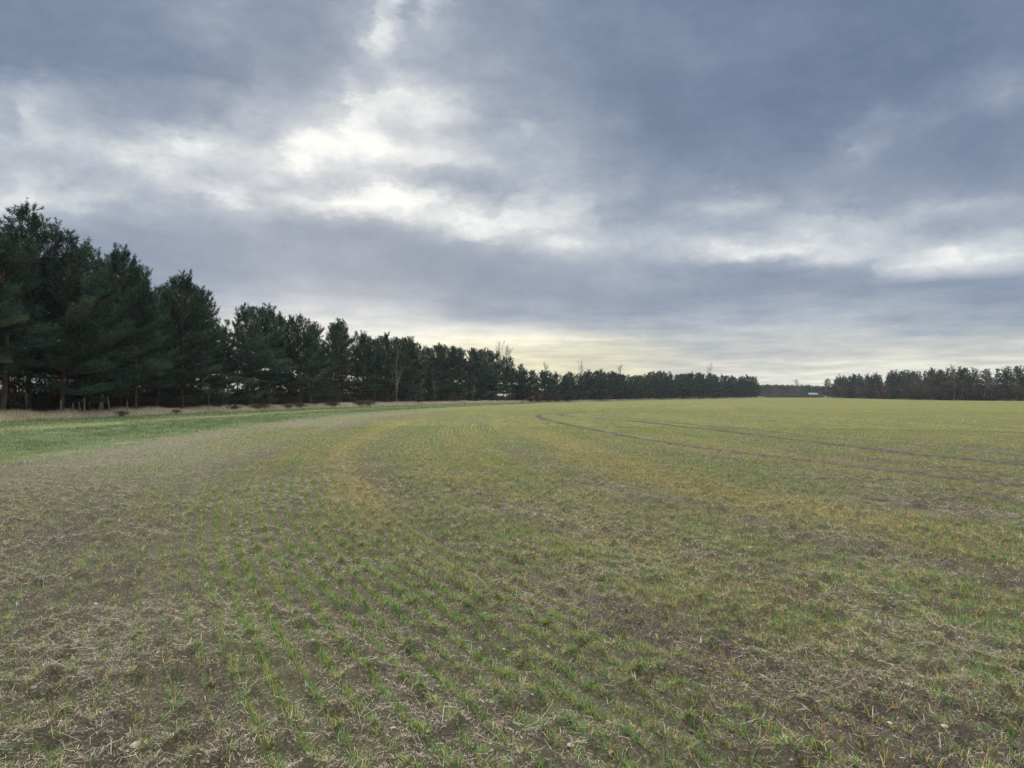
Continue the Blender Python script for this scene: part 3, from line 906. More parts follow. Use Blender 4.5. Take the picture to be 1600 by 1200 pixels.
def build_dry_grass():
    rng = np.random.default_rng(9)
    Ps, An, Le, Wi, Ln, Co = [], [], [], [], [], []
    segs = [(34, 110, 5.0, 260, 0.013, 0.62), (110, 220, 5.0, 110, 0.020, 0.70), (220, 460, 4.0, 26, 0.04, 0.75)]
    for y0, y1, wd, per, w, hh in segs:
        n = int((y1 - y0) * wd * per)
        y = rng.uniform(y0, y1, n)
        back = rng.beta(1.2, 1.5, n) * wd
        x = verge_x(y) - back + rng.normal(0, 0.25, n)
        cl = fbm(x * 0.9, y * 0.55, 3, 31)
        keep = rng.random(n) < 0.40 + 0.8 * sstep(cl, 0.36, 0.6)
        x, y, cl, back = x[keep], y[keep], cl[keep], back[keep]
        m = len(x)
        P = np.c_[x, y, ground_z(x, y) - 0.01]
        L = rng.uniform(0.5, 1.25, m) * hh * 0.80 * (0.75 + 0.45 * sstep(cl, 0.38, 0.72)) * (0.55 + 0.45 * sstep(back, 0.0, 1.6))
        c = np.array([(0.66, 0.58, 0.43), (0.56, 0.48, 0.34), (0.72, 0.65, 0.50), (0.42, 0.34, 0.23), (0.44, 0.42, 0.23), (0.34, 0.25, 0.18)])[rng.integers(0, 6, m)]
        Ps.append(P); An.append(rng.uniform(0, 2 * np.pi, m)); Le.append(L)
        Wi.append(rng.uniform(0.6, 1.3, m) * w); Ln.append(np.abs(rng.normal(0.28, 0.25, m)))
        Co.append(c * rng.uniform(0.75, 1.15, (m, 1)))
    # thin fringe below the right-hand wood
    n = 5000
    t = rng.uniform(0, 1, n)
    q = right_line(t)
    P = np.c_[q + rng.normal(0, 1.2, (n, 2)), np.zeros(n)]
    P[:, 2] = ground_z(P[:, 0], P[:, 1]) - 0.02
    keep = rng.random(n) < sstep(fbm(P[:, 1] * 0.12, P[:, 0] * 0.1, 2, 19), 0.35, 0.7)
    P = P[keep]
    n = len(P)
    Ps.append(P); An.append(rng.uniform(0, 6.28, n)); Le.append(rng.uniform(0.3, 0.8, n)); Wi.append(np.full(n, 0.06)); Ln.append(rng.uniform(0, 0.5, n))
    Co.append(np.array([(0.42, 0.36, 0.25)]) * rng.uniform(0.6, 1.1, (n, 1)))
    o = blades('dry_grass', np.concatenate(Ps), np.concatenate(An), np.concatenate(Le), np.concatenate(Wi), np.concatenate(Ln), np.concatenate(Co), M_DRY, 0.5)
    tag(o, 'tall straw coloured dead grass along the foot of the trees', kind='stuff')
    print('dry', sum(len(p) for p in Ps))


_RL = np.array([(190, 235), (184, 275), (174, 318), (182, 400), (193, 478)], float)


def right_line(t):
    s = np.r_[0, np.cumsum(np.hypot(*np.diff(_RL, axis=0).T))]
    q = np.asarray(t) * s[-1]
    return np.c_[np.interp(q, s, _RL[:, 0]), np.interp(q, s, _RL[:, 1])]


build_dry_grass()


# ------------------------------------------------------------------ trees
class Tubes:
    """many tapered tubes in one mesh"""
    def __init__(self, sides=4):
        self.s = sides
        self.V, self.Q, self.n = [], [], 0
    def add(self, pts, rad, sides=None):
        s = sides or self.s
        pts = np.asarray(pts, float)
        rad = np.asarray(rad, float)
        t = np.gradient(pts, axis=0)
        t /= np.linalg.norm(t, axis=1, keepdims=True) + 1e-9
        up = np.where(np.abs(t[:, 2:3]) > 0.9, np.array([[1.0, 0, 0]]), np.array([[0, 0, 1.0]]))
        a = np.cross(t, up)
        a /= np.linalg.norm(a, axis=1, keepdims=True) + 1e-9
        b = np.cross(t, a)
        th = np.arange(s) * 2 * np.pi / s
        ring = pts[:, None, :] + rad[:, None, None] * (np.cos(th)[None, :, None] * a[:, None, :] + np.sin(th)[None, :, None] * b[:, None, :])
        m = len(pts)
        i = np.arange(m - 1)[:, None] * s
        j = np.arange(s)[None, :]
        q = np.stack([i + j, i + (j + 1) % s, i + s + (j + 1) % s, i + s + j], -1).reshape(-1, 4)
        self.V.append(ring.reshape(-1, 3)); self.Q.append(q + self.n)
        self.n += m * s
    def mesh(self, name):
        return make_mesh(name, np.concatenate(self.V), quads=np.concatenate(self.Q), smooth=True)


NEEDLE_COL = np.array([(0.026, 0.050, 0.031), (0.037, 0.064, 0.036), (0.030, 0.058, 0.041), (0.052, 0.078, 0.045), (0.023, 0.042, 0.029)])


def needles(T, A, tint, rng, K=13, ln=0.20, w=0.040, shoot=0.36):
    """tufts: T (N,3) shoot bases, A (N,3) shoot axes; K needles up each shoot"""
    n = len(T)
    idx = np.repeat(np.arange(n), K)
    N = len(idx)
    s = rng.uniform(0.05, 1.0, N)[:, None]
    a = A[idx]
    rnd = rng.normal(0, 1, (N, 3))
    rnd -= (rnd * a).sum(1, keepdims=True) * a
    rnd /= np.linalg.norm(rnd, axis=1, keepdims=True) + 1e-9
    base = T[idx] + a * s * shoot
    d = a * rng.uniform(0.35, 0.9, (N, 1)) + rnd
    d /= np.linalg.norm(d, axis=1, keepdims=True)
    side = np.cross(d, rng.normal(0, 1, (N, 3)))
    side /= np.linalg.norm(side, axis=1, keepdims=True) + 1e-9
    L = ln * rng.uniform(0.7, 1.25, (N, 1))
    V = np.stack([base - side * w / 2, base + side * w / 2, base + d * L], 1).reshape(-1, 3)
    tri = np.arange(N * 3).reshape(-1, 3)
    C = (tint[idx] * rng.uniform(0.8, 1.2, (N, 1)))[:, None, :] * np.array([0.8, 0.8, 1.35])[None, :, None]
    return V, tri, C.reshape(-1, 3)


def pine_meshes(seed, H=15.0, hs=2.0, Rm=3.0, fork=0, thin=1.0, dead=True, lowfat=0.7, taper=0.5):
    rng = np.random.default_rng(seed)
    tb = Tubes(4)
    # trunk, slightly crooked
    zs = np.linspace(-0.3, H - 0.3, 14)
    wx = np.cumsum(rng.normal(0, 0.07, 14)); wy = np.cumsum(rng.normal(0, 0.07, 14))
    wx -= wx[0]; wy -= wy[0]
    r0 = 0.0105 * H
    rad = r0 * (1 - 0.88 * (np.clip(zs, 0, H) / H) ** 0.9) + 0.012
    rad[0] *= 1.35; rad[1] *= 1.08
    tb.add(np.c_[wx, wy, zs], rad, 9)
    def axis(h):
        return np.array([np.interp(h, zs, wx), np.interp(h, zs, wy), h])
    T, A, C = [], [], []
    def limb(p, az, e0, L, up, r, tufted=True, dense=1.0, tint=None):
        m = 6
        pts = [p]
        seg = L / (m - 1)
        e, a = e0, az
        for k in range(m - 1):
            pts.append(pts[-1] + seg * np.array([math.cos(a) * math.cos(e), math.sin(a) * math.cos(e), math.sin(e)]))
            e += up / (m - 1)
            a += rng.normal(0, 0.10)
        pts = np.array(pts)
        tb.add(pts, np.linspace(r, 0.008, m), 3)
        if not tufted:
            return pts
        if tint is None:
            tint = NEEDLE_COL[rng.integers(0, 5)] * rng.uniform(0.55, 1.40)
        s = 0.22 if L > 1.2 else 0.05
        step = 0.105 / dense / max(L, 0.4)
        side = 1
        while s < 1.0:
            q = np.array([np.interp(s * (m - 1), np.arange(m), pts[:, i]) for i in range(3)])
            k = min(int(s * (m - 1)), m - 2)
            d = pts[k + 1] - pts[k]
            d /= np.linalg.norm(d)
            ang = side * rng.uniform(0.5, 1.15)
            ca, sa = math.cos(ang), math.sin(ang)
            d2 = np.array([d[0] * ca - d[1] * sa, d[0] * sa + d[1] * ca, d[2] + rng.uniform(-0.1, 0.5)])
            d2 /= np.linalg.norm(d2)
            l2 = (0.28 + 0.60 * L * min(s, 1.0) * (1.12 - s)) * rng.uniform(0.6, 1.3)
            l2 = min(l2, 1.5)
            tb_pts = np.array([q, q + d2 * l2 * 0.55, q + d2 * l2 + np.array([0, 0, 0.12 * l2])])
            if l2 > 0.35:
                tb.add(tb_pts, [0.012, 0.009, 0.005], 3)
            nt = max(1, int(l2 / 0.17))
            for i in range(nt):
                f = 1 - i * 0.17 / l2
                if f < 0.15:
                    break
                ax = d2 * rng.uniform(0.5, 1.0) + np.array([0, 0, rng.uniform(0.25, 0.9)]) + rng.normal(0, 0.28, 3)
                T.append(q + (tb_pts[2] - q) * f + rng.normal(0, 0.04, 3)); A.append(ax / np.linalg.norm(ax)); C.append(tint * rng.uniform(0.8, 1.2))
            side = -side
            s += step * rng.uniform(0.7, 1.3)
        d = pts[-1] - pts[-2]
        for i in range(3):
            ax = d / np.linalg.norm(d) + np.array([0, 0, 0.4]) + rng.normal(0, 0.25, 3)
            T.append(pts[-1]); A.append(ax / np.linalg.norm(ax)); C.append(tint)
        return pts
    h = hs
    lop = rng.uniform(0, 6.28)
    while h < H - 0.5:
        t = (h - hs) / (H - hs)
        n = rng.integers(4, 7)
        a0 = rng.uniform(0, 6.28)
        for k in range(n):
            if rng.random() < (0.20 if t < 0.68 else 0.42):
                continue
            az = a0 + k * 6.283 / n + rng.normal(0, 0.25)
            shape = min(1.0, lowfat + 1.2 * t) * (1 - t) ** taper + 0.07
            L = Rm * shape * rng.uniform(0.62, 1.18) * (1 + 0.18 * math.cos(az - lop))
            e0 = math.radians(-12 + 66 * t ** 1.1) + rng.normal(0, 0.12)
            limb(axis(h), az, e0, max(L, 0.45), 0.45 + 0.35 * rng.random() - 0.25 * (1 - t), 0.012 * L + 0.01, True, thin * (1.0 if t < 0.62 else 0.62))
        h += rng.uniform(0.38, 0.76) * (1.0 if t < 0.75 else 0.7)
    # leaders: upright candles with a whorl of side shoots
    tops = [(axis(H - 0.7), 0.0, 0.0, 1.3)]
    for k in range(fork):
        az = rng.uniform(0, 6.28)
        tops.append((axis(H - rng.uniform(1.2, 4.2)) + np.array([math.cos(az), math.sin(az), 0]) * rng.uniform(0.4, 1.5), az, 0.14, rng.uniform(1.0, 2.3)))
    for p, az, ln_, L in tops:
        p = np.asarray(p, float)
        tint = NEEDLE_COL[rng.integers(0, 5)] * 1.05
        tip = p + np.array([math.cos(az) * ln_ * L, math.sin(az) * ln_ * L, L])
        tb.add([p, (p + tip) / 2, tip], [0.022, 0.016, 0.008], 3)
        for f in np.arange(0.25, 1.0, 0.17):
            T.append(p + (tip - p) * f); ax = np.array([0, 0, 1.0]) + rng.normal(0, 0.12, 3); A.append(ax / np.linalg.norm(ax)); C.append(tint)
        for lev in (0.45, 0.78):
            q = p + (tip - p) * lev
            for k in range(rng.integers(3, 6)):
                a = rng.uniform(0, 6.28); e = rng.uniform(0.6, 1.1); l2 = rng.uniform(0.3, 0.6)
                d = np.array([math.cos(a) * math.cos(e), math.sin(a) * math.cos(e), math.sin(e)])
                tb.add([q, q + d * l2], [0.010, 0.005], 3)
                for f in (0.35, 0.65, 0.95):
                    T.append(q + d * l2 * f); ax = d + np.array([0, 0, 0.3]) + rng.normal(0, 0.12, 3); A.append(ax / np.linalg.norm(ax)); C.append(tint)
    # dead lower branches
    if dead:
        for k in range(int((hs + 1.5) * 5)):
            h = rng.uniform(1.0, hs + 1.5)
            limb(axis(h), rng.uniform(0, 6.28), rng.uniform(-0.35, 0.35), rng.uniform(0.5, 2.0), rng.normal(-0.2, 0.3), 0.018, False)
    V, tri, Cc = needles(np.array(T), np.array(A), np.array(C), rng)
    trunk = tb.mesh('trunk')
    trunk.materials.append(M_PINEBARK)
    crown = make_mesh('crown', V, tris=tri, col=Cc)
    crown.materials.append(M_NEEDLE)
    return trunk, crown, float(np.quantile(V[:, 2], 0.9995)), len(tri)


PINES = {
    'edge': [pine_meshes(101, 15, 1.9, 3.9, 9), pine_meshes(102, 15, 1.8, 3.6, 7), pine_meshes(103, 15, 2.4, 3.8, 11), pine_meshes(104, 15, 1.6, 4.1, 8)],
    'spire': [pine_meshes(131, 15, 1.6, 3.3, 5, 0.9, taper=0.85), pine_meshes(132, 15, 1.8, 3.0, 3, 0.9, taper=1.0), pine_meshes(133, 15, 3.0, 3.2, 6, 0.85, taper=0.75)],
    'mid': [pine_meshes(111, 15, 3.6, 3.3, 8, 0.85), pine_meshes(112, 15, 4.4, 3.0, 10, 0.8), pine_meshes(113, 15, 3.2, 3.3, 7, 0.85)],
    'bare': [pine_meshes(121, 15, 7.6, 2.9, 2, 0.8), pine_meshes(122, 15, 6.8, 2.7, 4, 0.8)],
}
print('pine tris', [(k, [v[3] for v in l]) for k, l in PINES.items()])


def place_pine(kind, var, x, y, h, label, group, wide=1.0, rot=None):
    tr, cr, H, _ = PINES[kind][var % len(PINES[kind])]
    s = h / H
    e = bpy.data.objects.new('pine_tree', None)
    COL.objects.link(e)
    e.empty_display_size = 0.3
    e.location = (x, y, float(terrain(np.array([x]), np.array([y]))[0]) - 0.02)
    e.rotation_euler = (random.gauss(0, 0.012), random.gauss(0, 0.012), random.uniform(0, 6.28) if rot is None else rot)
    e.scale = (s * wide, s * wide, s)
    add('trunk', tr, None, e)
    add('crown', cr, None, e)
    tag(e, label, 'tree', group)
    return e


def offset_curve(d, off):
    """point on the verge line at distance d, moved 'off' metres into the wood"""
    x0, x1 = verge_x(d - 0.5), verge_x(d + 0.5)
    t = np.array([x1 - x0, 1.0]); t /= np.linalg.norm(t)
    n = np.array([-t[1], t[0]])
    return np.array([verge_x(d), d]) + n * off


def on_ray(u, off, lo, hi):
    """where the sight line at photo column u meets the curve 'off' metres inside the wood"""
    best = None
    for d in np.arange(lo, hi, 0.5):
        p = offset_curve(d, off)
        du = abs(800 + FPX * p[0] / p[1] - u)
        if best is None or du < best[0]:
            best = (du, p)
    return best[1]


def height_for(p, vtop):
    return (HOR - vtop) / FPX * p[1] + EYE - float(terrain(np.array([p[0]]), np.array([p[1]]))[0])


ORD = ['first', 'second', 'third', 'fourth', 'fifth', 'sixth', 'seventh', 'eighth', 'ninth', 'tenth', 'eleventh', 'twelfth', 'thirteenth', 'fourteenth', 'fifteenth', 'sixteenth', 'seventeenth', 'eighteenth', 'nineteenth', 'twentieth']
TENS = {2: 'twenty', 3: 'thirty', 4: 'forty', 5: 'fifty', 6: 'sixty'}


def ordinal(i):
    i += 1
    if i <= 20:
        return ORD[i - 1]
    t, r = divmod(i, 10)
    return {3: 'thirtieth', 4: 'fortieth', 5: 'fiftieth', 6: 'sixtieth'}[t] if r == 0 else TENS[t] + '-' + ORD[r - 1]


# left belt, front row: (photo column, row of the top, kind, variant, width, label)
LEFT = [
    (-42, 352, 'mid', 0, 1.15, 'dark pine cut by the left edge of the view'),
    (2, 338, 'mid', 1, 1.2, 'tall pine at the left end of the wood, thin crown with sky showing below'),
    (46, 318, 'edge', 2, 1.1, 'tallest pine in the nearest clump, candle shoots standing above its top'),
    (100, 358, 'edge', 0, 1.0, 'bushy pine just right of the tallest pine, spiky upright shoots on top'),
    (139, 384, 'edge', 3, 0.95, 'broad pine in the near clump with one thin pointed leader'),
    (184, 380, 'edge', 1, 1.05, 'pine on the right of the near clump, layered tufted top'),
    (214, 402, 'edge', 2, 0.85, 'sloping right-hand pine of the near clump, loose shoots down its side'),
    (243, 468, 'mid', 2, 0.9, 'short pine in the dip beside the near clump'),
    (268, 430, 'edge', 0, 0.95, 'left pine of the pair standing apart after the first dip'),
    (288, 421, 'edge', 1, 0.95, 'dense dark pine forming the peak after the first dip'),
    (315, 448, 'edge', 3, 0.85, 'right pine of the peak group, its side dropping towards the second dip'),
    (350, 506, 'mid', 0, 0.9, 'low thin-topped pine in the second dip with bright sky behind'),
    (390, 474, 'edge', 3, 1.0, 'round-headed pine starting the block after the second dip'),
    (420, 473, 'mid', 1, 1.2, 'pine with tall bare trunk and two-peaked top over the trunk gap'),
    (440, 487, 'edge', 1, 0.8, 'narrow pine right of the two-peaked pine'),
    (468, 490, 'edge', 2, 0.95, 'pine with a small pointed top midway along the near wood'),
    (492, 502, 'edge', 0, 0.85, 'lower pine left of the thin tall-topped pine'),
    (532, 497, 'mid', 2, 1.1, 'pine with a thin airy top rising above its neighbours mid wood'),
    (566, 516, 'edge', 1, 0.9, 'pine right of the thin airy-topped pine'),
    (583, 527, 'edge', 2, 0.8, 'small pine between two taller ones, behind the dark bramble'),
    (606, 518, 'mid', 0, 1.1, 'airy-topped pine immediately left of the pale bare tree'),
    (638, 525, 'edge', 0, 1.0, 'flat-topped dark pine immediately right of the pale bare tree'),
    (663, 540, 'edge', 3, 0.9, 'pine behind the thin pale saplings'),
    (684, 535, 'edge', 1, 1.0, 'fourth pine right of the pale bare tree, rounded head'),
    (708, 539, 'edge', 2, 1.0, 'broad pine where the wood begins to bend away'),
    (740, 543, 'edge', 0, 1.0, 'pine with a pointed top on the bend of the wood'),
    (759, 543, 'edge', 3, 0.9, 'dense pine right of the pointed pine on the bend'),
    (777, 548, 'edge', 1, 0.9, 'pine near the end of the high wood, bare twigs behind its top'),
    (797, 556, 'edge', 2, 0.85, 'second pine from the right end of the high wood'),
    (814, 568, 'edge', 0, 0.8, 'last pine at the right end of the high wood, sloping shoulder'),
]
SIL_U = [p[0] for p in LEFT]
SIL_V = [p[1] for p in LEFT]
for i, (u, v, kind, var, wd, lab) in enumerate(LEFT):
    off = 4.5 + 1.2 * ((i * 7) % 3 - 1)
    p = on_ray(u, off, 38, 226)
    place_pine(kind, var, p[0], p[1], height_for(p, v), lab, 'pines along the front of the near wood', wd * 1.08)

# rows behind the front row, kept under its skyline
def fill_rows(d0, d1, offs, step, sil, kinds, label, group, rng, drop=(6, 30), h_max=15.5, wide=1.0):
    for off in offs:
        d = d0 + rng.uniform(0, step)
        while d < d1:
            p = offset_curve(d, off + rng.normal(0, 0.7))
            u = 800 + FPX * p[0] / p[1]
            if -150 < u < 1320:
                cap = np.interp(u, sil[0], sil[1]) + rng.uniform(*drop) * 90 / p[1]
                h = min(height_for(p, cap), h_max)
                if h > 5:
                    kd = kinds[rng.integers(0, len(kinds))]
                    place_pine(kd, int(rng.integers(0, 4)), p[0], p[1], h, label, group, rng.uniform(0.85, 1.1) * wide)
            x0, x1 = verge_x(d), verge_x(d + 1)
            d += step * rng.uniform(0.75, 1.3) / math.hypot(1, x1 - x0)


rng_t = np.random.default_rng(3)
fill_rows(36, 222, [9.0, 14.0], 5.4, (SIL_U, SIL_V), ['mid', 'edge', 'bare', 'mid'], 'dark pine behind the front row of the near wood', 'pines behind the front row of the near wood', rng_t, (2, 14), 16.0, 1.1)

# middle belt
MID_U = [815, 832, 850, 868, 885, 905, 930, 952, 975, 1000, 1015, 1040, 1062, 1085, 1105, 1130, 1150, 1168, 1180, 1196]
MID_V = [572, 576, 578, 583, 583, 582, 578, 580, 584, 586, 580, 582, 583, 581, 584, 586, 588, 586, 588, 590]
mid_front = []
d = 216.0
while d < 452:
    p = offset_curve(d, 3.5 + rng_t.normal(0, 0.8))
    u = 800 + FPX * p[0] / p[1]
    mid_front.append((u, p))
    slope = verge_x(d + 1) - verge_x(d)
    d += 5.2 * rng_t.uniform(0.75, 1.25) / math.hypot(1, slope)
mid_front.sort(key=lambda q: q[0])
for i, (u, p) in enumerate(mid_front):
    v = np.interp(u, MID_U, MID_V) + rng_t.uniform(-3.0, 6.0)
    place_pine('spire' if rng_t.random() < 0.65 else 'edge', int(rng_t.integers(0, 4)), p[0], p[1], height_for(p, v),
               'dark pine, %s from the left in the front row of the lower far wood' % ordinal(i), 'pines along the front of the lower far wood', rng_t.uniform(1.4, 1.8))
fill_rows(220, 452, [8.0], 5.0, (MID_U, MID_V), ['spire', 'edge', 'mid'], 'pine behind the front row of the lower far wood', 'pines behind the front row of the lower far wood', rng_t, (0, 8), 15, 1.7)

# right-hand wood: pines over bare brown scrub
RIGHT_U = [1280, 1300, 1320, 1340, 1360, 1400, 1440, 1480, 1500, 1540, 1580, 1620, 1750]
RIGHT_V = [592, 587, 588, 583, 585, 580, 577, 575, 574, 574, 571, 570, 566]
right_front = []
s = 0.015 + 0.97 * np.linspace(0.0, 1.0, 50) ** 1.35
for k, t in enumerate(s):
    p = right_line(t)[0] + np.array([4.0 + rng_t.normal(0, 1.2), rng_t.normal(0, 1.0)])
    right_front.append((800 + FPX * p[0] / p[1], p))
right_front.sort(key=lambda q: q[0])
for i, (u, p) in enumerate(right_front):
    v = np.interp(u, RIGHT_U, RIGHT_V) + rng_t.uniform(0, 4.5)
    place_pine(['mid', 'spire', 'bare'][i % 3], int(rng_t.integers(0, 4)), p[0], p[1], height_for(p, v),
               'pine standing %s from the left in the front row of the right-hand wood' % ordinal(i), 'pines along the front of the right-hand wood', rng_t.uniform(1.45, 1.8))
for off in (9.5,):
    for t in 0.01 + 0.98 * np.linspace(0.0, 1.0, 42) ** 1.3:
        p = right_line(t)[0] + np.array([off + rng_t.normal(0, 1.0), rng_t.normal(0, 1.5) + 2])
        u = 800 + FPX * p[0] / p[1]
        v = np.interp(u, RIGHT_U, RIGHT_V) + rng_t.uniform(-3, 3)
        place_pine('spire', int(rng_t.integers(0, 4)), p[0], p[1], height_for(p, v), 'pine whose top shows behind the front row of the right-hand wood',
                   'pines behind the front row of the right-hand wood', rng_t.uniform(1.3, 1.6))


# ------------------------------------------------------------------ leafless trees and scrub
def bare_meshes(seed, H=10.0, spread=0.5, first=0.35, levels=3, stems=1, rad=0.11, twig=1.0, kids=(5, 7), rmin=0.008):
    rng = np.random.default_rng(seed)
    tr, tw = Tubes(5), Tubes(3)
    def grow(p, d, L, r, lev):
        m = 5
        pts = [p]
        dd = d.copy()
        for k in range(m):
            dd = dd + rng.normal(0, 0.09, 3) + np.array([0, 0, 0.05])
            dd /= np.linalg.norm(dd)
            pts.append(pts[-1] + dd * L / m)
        pts = np.array(pts)
        rr = np.linspace(r, r * 0.25, m + 1)
        (tr if lev <= 1 else tw).add(pts, np.maximum(rr, rmin), 6 if lev == 0 else 3)
        if lev >= levels:
            return
        n = int(rng.integers(*kids) * (2.2 if lev == 0 else 1) * twig)
        for k in range(n):
            s = rng.uniform(first if lev == 0 else 0.2, 0.97)
            q = np.array([np.interp(s * m, np.arange(m + 1), pts[:, i]) for i in range(3)])
            a = rng.uniform(0, 6.28)
            perp = np.cross(dd, [math.cos(a), math.sin(a), 0.2])
            perp /= np.linalg.norm(perp)
            sp = spread * rng.uniform(0.7, 1.3)
            d2 = dd * math.cos(sp) + perp * math.sin(sp)
            grow(q, d2, L * rng.uniform(0.32, 0.55) * (1.15 - 0.5 * s), r * 0.42, lev + 1)
    for k in range(stems):
        a = rng.uniform(0, 6.28)
        lean = 0.04 if stems == 1 else rng.uniform(0.1, 0.55)
        d = np.array([math.cos(a) * lean, math.sin(a) * lean, 1.0])
        d /= np.linalg.norm(d)
        o = np.array([math.cos(a), math.sin(a), 0]) * (0 if stems == 1 else rng.uniform(0, 0.12 * H))
        grow(o + np.array([0, 0, -0.15]), d, H * rng.uniform(0.75, 1.0) if stems > 1 else H, rad * (1 if stems == 1 else 0.5), 0)
    return tr.mesh('trunk'), tw.mesh('twigs')


BARE = {
    'tall': bare_meshes(201, 11, 0.50, 0.30, 3, 1, 0.12),
    'tall_b': bare_meshes(202, 11, 0.42, 0.35, 3, 1, 0.11),
    'sapling': bare_meshes(203, 5, 0.45, 0.3, 2, 1, 0.04),
    'oak': bare_meshes(204, 12, 0.62, 0.22, 3, 1, 0.16, 1.4, rmin=0.010),
    'scrub': bare_meshes(205, 6, 0.5, 0.12, 3, 7, 0.08, 1.0, rmin=0.024),
    'scrub_b': bare_meshes(206, 6, 0.6, 0.10, 3, 8, 0.07, 1.0, rmin=0.024),
    'thicket': bare_meshes(207, 3, 0.75, 0.06, 3, 10, 0.05, 1.0, rmin=0.016),
}


def place_bare(kind, name, x, y, h, label, cat, group=None, bark=M_GREYBARK, twigm=M_TWIG, wide=1.0, rot=None):
    tr, tw = BARE[kind]
    H = {'tall': 11, 'tall_b': 11, 'sapling': 5, 'oak': 12, 'scrub': 6, 'scrub_b': 6, 'thicket': 3}[kind]
    e = bpy.data.objects.new(name, None)
    COL.objects.link(e)
    e.empty_display_size = 0.3
    s = h / H
    e.location = (x, y, float(terrain(np.array([x]), np.array([y]))[0]))
    e.rotation_euler = (0, 0, random.uniform(0, 6.28) if rot is None else rot)
    e.scale = (s * wide, s * wide, s)
    for nm, me, mt in (('trunk' if kind not in ('scrub', 'scrub_b', 'thicket') else 'stems', tr, bark), ('twigs', tw, twigm)):
        o = add(nm, me, None, e)
        if len(me.materials) == 0:
            me.materials.append(mt)
        o.material_slots[0].link = 'OBJECT'
        o.material_slots[0].material = mt
    tag(e, label, cat, group)
    return e


def ray_at(u, d):
    return ((u - 800) / FPX * d, d)


G1 = 'leafless trees and saplings along the near wood'
p = on_ray(619, 0.8, 60, 226)
place_bare('tall', 'bare_tree', p[0], p[1], height_for(p, 560), 'slender pale bare tree in front of the dark pines, forked halfway up', 'tree', G1, M_PALEBARK, M_TWIG, 0.6)
for u, vt, lab in [(650, 588, 'thin pale sapling just right of the pale bare tree'), (661, 596, 'leaning pale sapling, second right of the pale bare tree'),
                   (681, 592, 'grey sapling, third right of the pale bare tree'), (726, 606, 'left of two short grey saplings before the bend of the wood'),
                   (738, 600, 'right of two short grey saplings before the bend of the wood'), (487, 588, 'pale sapling among dead grass midway along the near wood'),
                   (326, 592, 'pale thin sapling below the second dip in the skyline'), (44, 612, 'grey stem beside the trunk of the tallest pine')]:
    p = on_ray(u, 1.6, 40, 226)
    place_bare('sapling', 'sapling', p[0], p[1], height_for(p, vt), lab, 'sapling', G1, M_PALEBARK, M_GREYBARK, 0.8)
for u, vt, off, lab in [(775, 541, 12, 'bare treetop showing as fine twigs above the last high pines'), (792, 546, 13, 'bare treetop beside the right shoulder of the high wood'),
                        (852, 569, 10, 'bare treetop over the sky gap of the lower far wood'),
                        (911, 568, 9, 'tall twin-stemmed bare treetop above the lower far wood'), (970, 572, 9, 'small bare treetop above the middle of the lower far wood'), (1105, 571, 9, 'tallest bare treetop near the right of the lower far wood'),
                        ]:
    p = on_ray(u, off, 150, 470)
    place_bare('tall_b' if u % 2 else 'oak', 'bare_tree', p[0], p[1], height_for(p, vt + 4), lab, 'tree', 'leafless treetops above the woods', M_TWIG, M_TWIG, 0.55)
p = on_ray(1130, 0.6, 200, 470)
place_bare('tall_b', 'bare_tree', p[0], p[1], height_for(p, 594), 'slim white-stemmed tree against the right part of the lower far wood', 'tree', 'leafless treetops above the woods', M_PALEBARK, M_GREYBARK, 0.7)


def right_at(u, off=0.0):
    best = None
    for t in np.linspace(0, 1, 400):
        q = right_line(t)[0] + np.array([off, 0])
        du = abs(800 + FPX * q[0] / q[1] - u)
        if best is None or du < best[0]:
            best = (du, q)
    return best[1]


G3 = 'leafless trees along the right-hand wood'
for kind, u, vt, off, wd, pale, lab in [
        ('tall_b', 1292, 600, -1, 0.6, True, 'thin pale tree at the left end of the right-hand wood'),
        ('tall', 1313, 590, 1, 1.0, False, 'bare airy tree second at the left end of the right-hand wood'),
        ('oak', 1490, 577, 1, 1.15, True, 'largest bare tree with pale spreading limbs before the right-hand wood'),
        ('sapling', 1500, 600, -1.5, 1.6, True, 'short crooked white-stemmed tree at the foot of the largest bare tree'),
        ('tall_b', 1549, 590, -0.5, 0.8, True, 'white birch-like stem, left of the two at the far right'),
        ('tall', 1587, 592, -0.5, 0.8, True, 'white birch-like stem, right of the two at the far right'),
        ('tall', 1372, 590, 1, 0.8, False, 'grey bare tree above the brown scrub left of centre in the right-hand wood'),
        ('tall_b', 1523, 592, 0, 0.8, False, 'grey bare tree between the largest bare tree and the white stems')]:
    p = right_at(u, off)
    place_bare(kind, 'bare_tree', p[0], p[1], height_for(p, vt), lab, 'tree', G3, M_PALEBARK if pale else M_GREYBARK, M_TWIG, wd)
scr = [(1300, 606, 0), (1322, 602, 0), (1338, 601, 1), (1350, 604, 0), (1364, 600, 1), (1378, 606, 0), (1392, 602, 1), (1412, 590, 1), (1424, 596, 0), (1440, 598, 1), (1456, 587, 0), (1468, 598, 1),
       (1480, 604, 0), (1508, 605, 1), (1520, 600, 0), (1534, 604, 1), (1546, 606, 0), (1562, 598, 1), (1576, 604, 0), (1596, 601, 1), (1612, 604, 0)]
for i, (u, vt, k) in enumerate(scr):
    p = right_at(u, 0.8 + 0.9 * k)
    lab = {1412: 'reddish brown bare bush, widest left of the largest bare tree', 1456: 'upright ruddy bare bush just left of the largest bare tree'}.get(u, 'brown leafless bush, %s from the left along the right-hand wood' % ordinal(i))
    place_bare('scrub' if k else 'scrub_b', 'bare_shrub', p[0], p[1], height_for(p, vt), lab, 'shrub', 'leafless bushes along the right-hand wood', M_GREYBARK, M_SCRUB if k else M_TWIG, 1.25)
